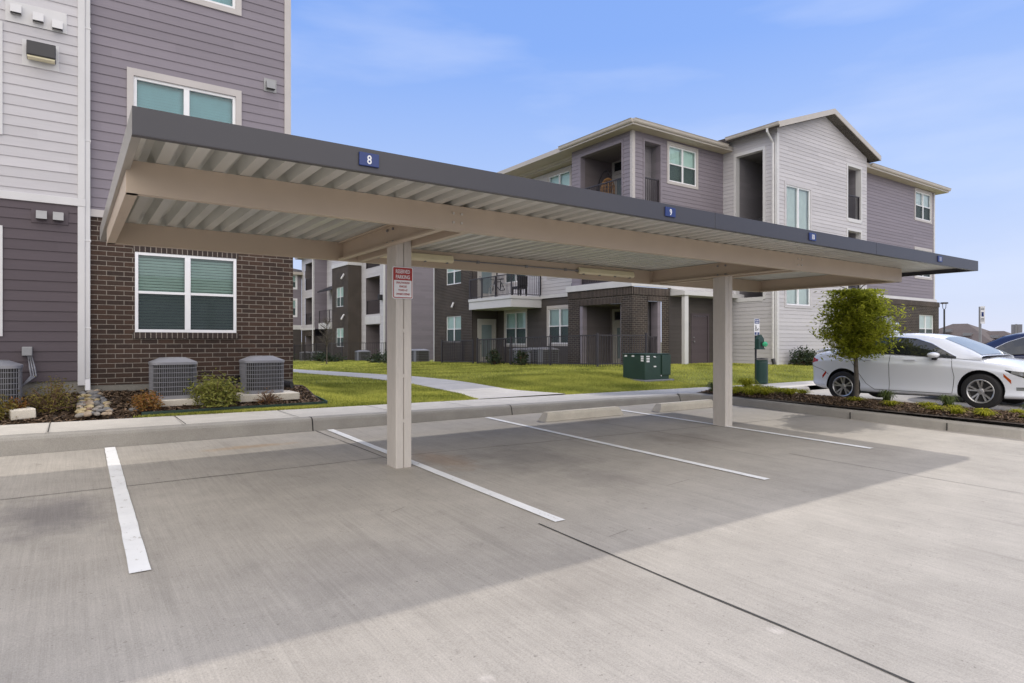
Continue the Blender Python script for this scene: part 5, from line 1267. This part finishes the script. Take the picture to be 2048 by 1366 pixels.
# ================================================================== cars  (local: +y = rear, nose to -y, l = distance from the rear bumper, near side = -x)
def bodymesh():
    st = [(0.00, .66, .42, .93, 1.00), (.05, .78, .33, 1.00, 1.10), (.20, .865, .27, 1.07, 1.165), (.55, .905, .24, 1.12, 1.17), (1.0, .92, .22, 1.10, 1.13), (1.8, .925, .20, 1.045, 1.07), (2.6, .925, .19, 1.00, 1.03),
          (3.05, .92, .19, .965, 1.02), (3.5, .915, .19, .90, .985), (3.95, .90, .19, .82, .92), (4.3, .85, .20, .71, .81), (4.52, .74, .24, .60, .69), (4.65, .55, .30, .52, .57)]
    rings = []
    for l, w, zb, zs, zt in st:
        h = zs - zb; half = [(0, zb), (.8 * w, zb), (.95 * w, zb + .03), (.985 * w, zb + .10 * h), (.985 * w, zb + .15 * h), (.958 * w, zb + .24 * h), (.975 * w, zb + .52 * h), (1.0 * w, zb + .74 * h), (1.0 * w, zb + .79 * h), (.972 * w, zb + .84 * h), (.95 * w, zs - .01), (.86 * w, zs + .25 * (zt - zs)), (.5 * w, zs + .8 * (zt - zs)), (0, zt)]
        rings.append([(-x, -l, z) for x, z in half] + [(x, -l, z) for x, z in reversed(half[1:-1])])
    bm = bmesh.new(); R_ = [[bm.verts.new(p) for p in r] for r in rings]; n = len(R_[0])
    for a, b in zip(R_[:-1], R_[1:]):
        for j in range(n): bm.faces.new((a[j], a[(j + 1) % n], b[(j + 1) % n], b[j]))
    bm.faces.new(R_[0]); bm.faces.new(list(reversed(R_[-1]))); bmesh.ops.recalc_face_normals(bm, faces=bm.faces)
    me = bpy.data.meshes.new('body'); bm.to_mesh(me); bm.free(); return me
def eval_mesh(o):
    dg = bpy.context.evaluated_depsgraph_get(); dg.update(); return bpy.data.meshes.new_from_object(o.evaluated_get(dg))
WL = (.82, 3.43); WR = .335; TW = .22
def make_car(label, loc, rot, paint):
    t = thing('parked_car', (0, 0, 0), label, 'car', None)
    o = bpy.data.objects.new('tmp', bodymesh()); COL.objects.link(o)
    sub = o.modifiers.new('s', 'SUBSURF'); sub.levels = 3; sub.render_levels = 3
    cutters = []
    for l in WL:
        for s in (-1, 1):
            mb = MB(); mb.lathe([(0, 0), (.385, 0), (.385, .42), (0, .42)], (s * .98 if s > 0 else -.98, -l, WR + .02), 'x', 40)
            if s > 0: mb.v = [(2 * .98 - v[0] , v[1], v[2]) for v in mb.v]
            c = mb.build('cut', M['black']); bm = bmesh.new(); bm.from_mesh(c.data); bmesh.ops.remove_doubles(bm, verts=bm.verts, dist=1e-5); bmesh.ops.recalc_face_normals(bm, faces=bm.faces); bm.to_mesh(c.data); bm.free()
            b = o.modifiers.new('b', 'BOOLEAN'); b.object = c; b.operation = 'DIFFERENCE'; b.solver = 'EXACT'; cutters.append(c)
    smooth_me = None
    me = eval_mesh(o); bvh_o = bpy.data.objects.new('tmp2', bodymesh()); COL.objects.link(bvh_o); sb = bvh_o.modifiers.new('s', 'SUBSURF'); sb.levels = 3; full = eval_mesh(bvh_o)
    bvh = BVHTree.FromPolygons([v.co.copy() for v in full.vertices], [tuple(p.vertices) for p in full.polygons])
    for c in cutters + [o, bvh_o]: bpy.data.objects.remove(c)
    me.materials.clear(); me.materials.append(M[paint]); me.materials.append(M['black']); me.polygons.foreach_set('use_smooth', [True] * len(me.polygons)); me.name = 'body'
    # flat-shade inside of arches
    for p in me.polygons:
        p.material_index = 1 if abs(p.center.x) < .897 and any((p.center.z - WR - .02) ** 2 + (p.center.y + l) ** 2 < .1495 for l in WL) else 0
        if abs(p.normal.x) < .25 and abs(p.center.x) < .93 and p.center.z < .8 and any(abs(p.center.y + l) < .40 and (p.center.z - WR - .02) ** 2 + (p.center.y + l) ** 2 < .1485 for l in WL): p.use_smooth = False
    body = bpy.data.objects.new('body', me); COL.objects.link(body); body.parent = t
    try: me.set_sharp_from_angle(angle=R(38))
    except Exception: pass
    def side(l, z, off=.004, s=-1):
        h = bvh.ray_cast(Vector((s * 3, -l, z)), Vector((-s, 0, 0)))
        return Vector((h[0].x + s * off, -l, z)) if h[0] is not None else Vector((s * .9, -l, z))
    # greenhouse ----------------------------------------------------------
    ls = np.linspace(.50, 3.45, 60)
    zr = lambda l: np.interp(l, [.50, .72, 1.0, 1.35, 1.75, 2.1, 2.45, 2.72, 3.0, 3.25, 3.45], [1.15, 1.28, 1.40, 1.465, 1.495, 1.49, 1.45, 1.39, 1.26, 1.13, 1.01])
    wr = lambda l: np.interp(l, [.50, .9, 1.5, 2.3, 2.75, 3.2, 3.45], [.70, .63, .62, .62, .64, .72, .80])
    wb = lambda l: np.interp(l, [.50, 1.0, 2.6, 3.1, 3.45], [.80, .845, .86, .855, .84])
    zb_ = lambda l: np.interp(l, [.50, 1.0, 1.8, 2.6, 3.1, 3.45], [1.12, 1.09, 1.035, .99, .955, .92])
    def gsec(l):
        h = float(zr(l)); b = float(zb_(l)); W = float(wr(l)); B = float(wb(l)); e = min(.075, max(.004, (h - b) * .3))
        half = [(B, b), (B + (W + .03 - B) * .5 + .012, b + (h - e - b) * .52), (W + .03, h - e), (W - .03, h - e * .35), (W * .6, h - e * .05 + .004), (0, h + .006)]
        return [(-x, -l, z) for x, z in half] + [(x, -l, z) for x, z in reversed(half[:-1])]
    rings = [gsec(float(l)) for l in ls]
    def loft(rs, j0, j1, off=0.):
        mb = MB()
        vs = [p for r in rs for p in r[j0:j1 + 1]]; n = j1 - j0 + 1
        mb.solid(vs, [(i * n + j, i * n + j + 1, (i + 1) * n + j + 1, (i + 1) * n + j) for i in range(len(rs) - 1) for j in range(n - 1)]); return mb
    loft(rings, 0, 10).build('cabin', M[paint], t, smooth=True)
    def gpt(l, z, off=.006, s=-1):
        h = float(zr(l)); b = float(zb_(l)); W = float(wr(l)); B = float(wb(l)); e = min(.075, max(.004, (h - b) * .3)); zm = b + (h - e - b) * .52; xm = B + (W + .03 - B) * .5 + .012; zt = h - e
        x = B + (xm - B) * (z - b) / max(1e-3, zm - b) if z < zm else (xm + (W + .03 - xm) * (z - zm) / max(1e-3, zt - zm) if z < zt else W + .03)
        return Vector((s * (x + off), -l, z))
    wtop = lambda l: float(np.interp(l, [.74, .90, 1.08, 1.5, 1.85, 2.25, 2.58, 2.86, 3.02], [1.185, 1.28, 1.335, 1.395, 1.40, 1.36, 1.245, 1.08, .985]))
    wbot = lambda l: float(np.interp(l, [.74, .86, 1.1, 1.8, 2.4, 3.02], [1.18, 1.12, 1.105, 1.06, 1.02, .975]))
    for s in (-1, 1):
        mb = MB()
        for a, b in ((.74, 1.02), (1.06, 1.78), (1.87, 3.02)):
            L = np.linspace(a, b, 14)
            for p, q in zip(L[:-1], L[1:]):
                for f0, f1 in ((0, .5), (.5, 1)):
                    z = lambda l, f: wbot(l) + (wtop(l) - wbot(l)) * f
                    mb.face([gpt(p, z(p, f0), .017, s), gpt(q, z(q, f0), .017, s), gpt(q, z(q, f1), .017, s), gpt(p, z(p, f1), .017, s)])
        mb.build('side_window', M['dglass'], t)
        mb = MB(); L = np.linspace(.72, 3.03, 40)    # black surround between panes + bright strip above
        for p, q in zip(L[:-1], L[1:]): 
            for f0, f1 in ((0, .5), (.5, 1)):
                zz = lambda l, f: wbot(l) - .012 + (wtop(l) - wbot(l) + .02) * f
                mb.face([gpt(p, zz(p, f0), .013, s), gpt(q, zz(q, f0), .013, s), gpt(q, zz(q, f1), .013, s), gpt(p, zz(p, f1), .013, s)])
        mb.build('window_surround', M['black'], t)
        mb = MB(); mb.tube([gpt(l, wtop(l) + .012, .012, s) for l in L], .008, 5); mb.build('window_trim', M['chrome'], t)
    ws = [gsec(float(l)) for l in np.linspace(2.74, 3.42, 14)]
    W2 = [[(p[0] * .97, p[1] - .004, p[2] + .008) for p in r] for r in ws]; loft(W2, 3, 7).build('windshield', M['wind'], t, smooth=True)
    rs = [gsec(float(l)) for l in np.linspace(.58, 1.02, 10)]; W2 = [[(p[0] * .96, p[1] + .004, p[2] + .008) for p in r] for r in rs]; loft(W2, 3, 7).build('rear_window', M['dglass'], t, smooth=True)
    # lines
    def seam(pts, n=14, r=.005, m='black', nm='door_seam', s=-1):
        mb = MB(); P = []
        for (a, b), (c, d) in zip(pts[:-1], pts[1:]):
            for i in range(n): f = i / n; P.append(side(a + (c - a) * f, b + (d - b) * f, -.0005, s))
        P.append(side(*pts[-1], -.0005, s)); mb.tube(P, r, 5); return mb.build(nm, M[m], t)
    for s in (-1, 1):
        seam([(1.82, 1.03), (1.80, .6), (1.80, .30)], s=s); seam([(2.95, .96), (3.0, .6), (2.96, .28)], s=s); seam([(1.05, 1.08), (1.0, .95), (1.18, .62), (1.32, .42), (1.5, .30), (2.96, .265)], s=s); seam([(.05, .80), (.35, .70), (.48, .60)], s=s); seam([(3.82, .73), (4.25, .69)], s=s)
        for l in (1.22, 2.08):
            mb = MB(); a = side(l, .93, .0, s); mb.box(min(a.x, a.x + s * .03), max(a.x, a.x + s * .03), -l - .24, -l - .02, .918, .945); mb.build('door_handle', M[paint], t, bevel=.008)
        mb = MB(); c = gpt(2.66, 1.03, .10, s); mb.lathe([(0, -.12), (.05, -.11), (.068, -.03), (.072, .03), (.06, .075), (0, .08)], (c.x, c.y, c.z), 'x', 14)
        mb.v = [(c.x + (v[0] - c.x) * .85, c.y + (v[1] - c.y) * 1.55, c.z + (v[2] - c.z) * .85) for v in mb.v]; mr = mb.build('side_mirror', M[paint], t, smooth=True)
        mb = MB(); mb.box(*sorted((c.x - s * .14, c.x)), c.y - .05, c.y + .03, c.z - .10, c.z - .03); mb.build('mirror_foot', M['black'], mr)
        # lamps as patches on the body
        def patch(l0, l1, zf0, zf1, nm, m, off=.006, nl=8, nz=4):
            mb = MB(); L = np.linspace(l0, l1, nl)
            for p, q in zip(L[:-1], L[1:]):
                for i in range(nz):
                    z = lambda l, k: zf0(l) + (zf1(l) - zf0(l)) * k / nz
                    mb.face([side(p, z(p, i), off, s), side(q, z(q, i), off, s), side(q, z(q, i + 1), off, s), side(p, z(p, i + 1), off, s)])
            return mb.build(nm, M[m], t)
        patch(.045, .24, lambda l: .86 + .2 * (l - .05), lambda l: 1.0 - .35 * (l - .05), 'tail_light', 'tail')
        hl = patch(3.82, 4.48, lambda l: .735 - .36 * (l - 3.82) ** .8, lambda l: .748 - .16 * (l - 3.82), 'headlight', 'dglass')
        mb = MB(); q = side(4.06, .665, .0, s); mb.lathe([(0, .03), (.028, .03), (.03, 0), (0, 0)], (q.x - .01 if s < 0 else q.x - .02, q.y, q.z), 'x', 12); mb.build('lamp_lens', M['mirrorg'], hl)
        patch(3.98, 4.22, lambda l: .37, lambda l: .43, 'fog_lamp', 'mirrorg', .004, 4, 2)
        patch(3.80, 3.91, lambda l: .62 - 1.2 * (l - 3.80), lambda l: .68 - 1.1 * (l - 3.80), 'side_marker', 'amber', .003, 4, 2)
        patch(.33, .43, lambda l: .50 + 1.2 * (l - .33), lambda l: .57 + 1.1 * (l - .33), 'side_marker', 'tail', .003, 4, 2)
    mb = MB(); mb.prism([(-.62, -.06, 1.10), (.62, -.06, 1.10), (.60, -.30, 1.17), (-.60, -.30, 1.17)], (0, 0, .035)); mb.build('spoiler', M[paint], t, bevel=.015)
    mb = MB(); mb.box(-.55, -.02, -3.47, -3.40, .995, 1.012); mb.box(.02, .55, -3.47, -3.40, .995, 1.012); mb.build('wiper', M['black'], t, bevel=.004, each=6)
    mb = MB(); mb.box(-.72, .72, -4.3, -.75, .19, .32); mb.build('underbody', M['black'], t)
    for l in WL:
        for s in (-1, 1):
            c = (s * .80, -l, WR); wh = bpy.data.objects.new('wheel', None); COL.objects.link(wh); wh.parent = t; wh.location = c
            mb = MB(); mb.lathe([(.215, -.10), (.30, -.11), (.327, -.095), (WR, -.06), (WR, .06), (.327, .095), (.30, .11), (.215, .10)], c, 'x', 40)
            # build tyre as the wheel mesh itself
            bpy.data.objects.remove(wh); wh = mb.build('wheel', M['tyre'], t, smooth=True)
            mb = MB(); x = s * .105
            mb.lathe([(.228, x * 1.0), (.222, x * 1.04), (.205, x * .95), (.195, x * .3), (.195, 0)], c, 'x', 36)
            for k_ in range(5):
                for d in (-.20, .20):
                    a0 = 2 * math.pi * k_ / 5 + .3; a1 = a0 + d
                    p0 = Vector((c[0] + x * .80, c[1] + .05 * math.cos(a0 + d * .5), c[2] + .05 * math.sin(a0 + d * .5))); p1 = Vector((c[0] + x * .96, c[1] + .21 * math.cos(a1), c[2] + .21 * math.sin(a1)))
                    d_ = (p1 - p0).normalized(); n_ = Vector((1, 0, 0)).cross(d_).normalized() * .015; e_ = Vector((-s * .03, 0, 0))
                    mb.prism([p0 - n_ * .8, p0 + n_ * .8, p1 + n_ * 1.15, p1 - n_ * 1.15], e_)
            mb.lathe([(.0, x * .88), (.045, x * .86), (.06, x * .7), (.06, x * .4)], c, 'x', 18)
            mb.build('rim', M['rim'], wh)
            mb = MB(); mb.lathe([(0, x * .25), (.195, x * .25)], c, 'x', 28); mb.build('brake_disc', M['acdark'], wh)
    t.location = loc; t.rotation_euler = (0, 0, rot); return t
M['wind'] = mat('windshield_glass', (.30, .33, .33), .06, .04, 2, spec=.8)
car = make_car('white four door saloon car with alloy wheels parked behind the small tree', (15.08, 8.16, .045), 0, 'carw')
car.rotation_euler = (R(-1.2), 0, 0)
car2 = make_car('dark blue car beyond the white saloon, cut by the right photo edge', (17.75, 2.6, .0), R(180), 'carb'); car2.scale = (1.02, 1.0, 1.10)

# ================================================================== camera, light, sky
cam = bpy.data.cameras.new('camera'); cam.lens = 1263.5 / 2048 * 36; cam.sensor_width = 36; cam.clip_end = 5000; cam.clip_start = .05
co = bpy.data.objects.new('camera', cam); COL.objects.link(co); co.location = (0, 0, 1.40); co.rotation_euler = (R(90), 0, -math.atan2(.5733, .8194)); scene.camera = co
SAZ = Vector((.955, .297)).normalized(); SEL = 36.0
su = bpy.data.lights.new('sun', 'SUN'); su.energy = 2.35; su.angle = R(.8); su.color = (1, .94, .85); so = bpy.data.objects.new('sun', su); COL.objects.link(so)
d = Vector((SAZ.x * math.cos(R(SEL)), SAZ.y * math.cos(R(SEL)), math.sin(R(SEL)))); so.rotation_euler = d.to_track_quat('Z', 'Y').to_euler(); so.location = d * 60
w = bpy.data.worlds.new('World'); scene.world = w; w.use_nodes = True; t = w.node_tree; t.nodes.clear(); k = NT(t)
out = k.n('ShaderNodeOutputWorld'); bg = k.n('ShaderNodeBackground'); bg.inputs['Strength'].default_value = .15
sky = k.n('ShaderNodeTexSky'); sky.sky_type = 'NISHITA'; sky.sun_disc = False; sky.sun_elevation = R(SEL); sky.sun_rotation = math.atan2(SAZ.x, SAZ.y); sky.altitude = 100; sky.air_density = 1.0; sky.dust_density = .3; sky.ozone_density = 2.0
tc = k.n('ShaderNodeTexCoord')
sep = k.n('ShaderNodeSeparateXYZ'); k.l(tc.outputs['Generated'], sep.inputs[0])
elev = sep.outputs[2]
grad = k.ramp(elev, [(0.0, (.62, .68, .89)), (.10, (.56, .65, .90)), (.22, (.43, .575, .92)), (.42, (.24, .42, .905)), (1.0, (.14, .29, .75))])
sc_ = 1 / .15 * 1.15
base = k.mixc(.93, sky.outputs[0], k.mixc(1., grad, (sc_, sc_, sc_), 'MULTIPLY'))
mp = k.n('ShaderNodeMapping'); mp.inputs['Scale'].default_value = (1, 1, 2.6); mp.inputs['Rotation'].default_value = (.2, .3, .4); k.l(tc.outputs['Generated'], mp.inputs[0])
nz = k.noise(mp.outputs[0], 1.7, 7, .5)
back = k.math('ADD', k.math('MULTIPLY', sep.outputs[0], -.5733), k.math('MULTIPLY', sep.outputs[1], -.8194))   # unseen bright clouds added behind the viewer to fill the shaded fronts
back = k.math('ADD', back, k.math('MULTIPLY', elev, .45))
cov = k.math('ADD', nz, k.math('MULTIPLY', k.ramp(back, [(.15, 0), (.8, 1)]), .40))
lowb = k.math('MULTIPLY', k.ramp(elev, [(0, 1), (.35, 0)]), k.ramp(back, [(.1, 0), (.5, .35)]))  # added clouds thinned near the horizon to dim pane reflections
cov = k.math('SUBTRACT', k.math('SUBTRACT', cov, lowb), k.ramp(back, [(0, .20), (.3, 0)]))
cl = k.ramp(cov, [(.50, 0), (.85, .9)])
mp2 = k.n('ShaderNodeMapping'); mp2.inputs['Scale'].default_value = (1, 1, 4.5); mp2.inputs['Rotation'].default_value = (.0, .12, .9); mp2.inputs['Location'].default_value = (4.3, 2.2, 1.1); k.l(tc.outputs['Generated'], mp2.inputs[0])
wisp = k.ramp(k.noise(mp2.outputs[0], 2.3, 6, .5), [(.50, 0), (.80, .30)])
CLB = 2.6  # brightness of the added fill clouds
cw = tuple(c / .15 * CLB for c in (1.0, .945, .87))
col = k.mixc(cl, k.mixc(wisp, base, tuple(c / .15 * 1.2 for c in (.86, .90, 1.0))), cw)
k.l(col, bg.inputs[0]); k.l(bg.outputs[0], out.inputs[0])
scene.view_settings.view_transform = 'Standard'; scene.view_settings.look = 'None'; scene.view_settings.gamma = 1; scene.view_settings.exposure = -0.12
scene.cycles.max_bounces = 8; scene.cycles.diffuse_bounces = 4; scene.cycles.transparent_max_bounces = 24; scene.cycles.glossy_bounces = 4
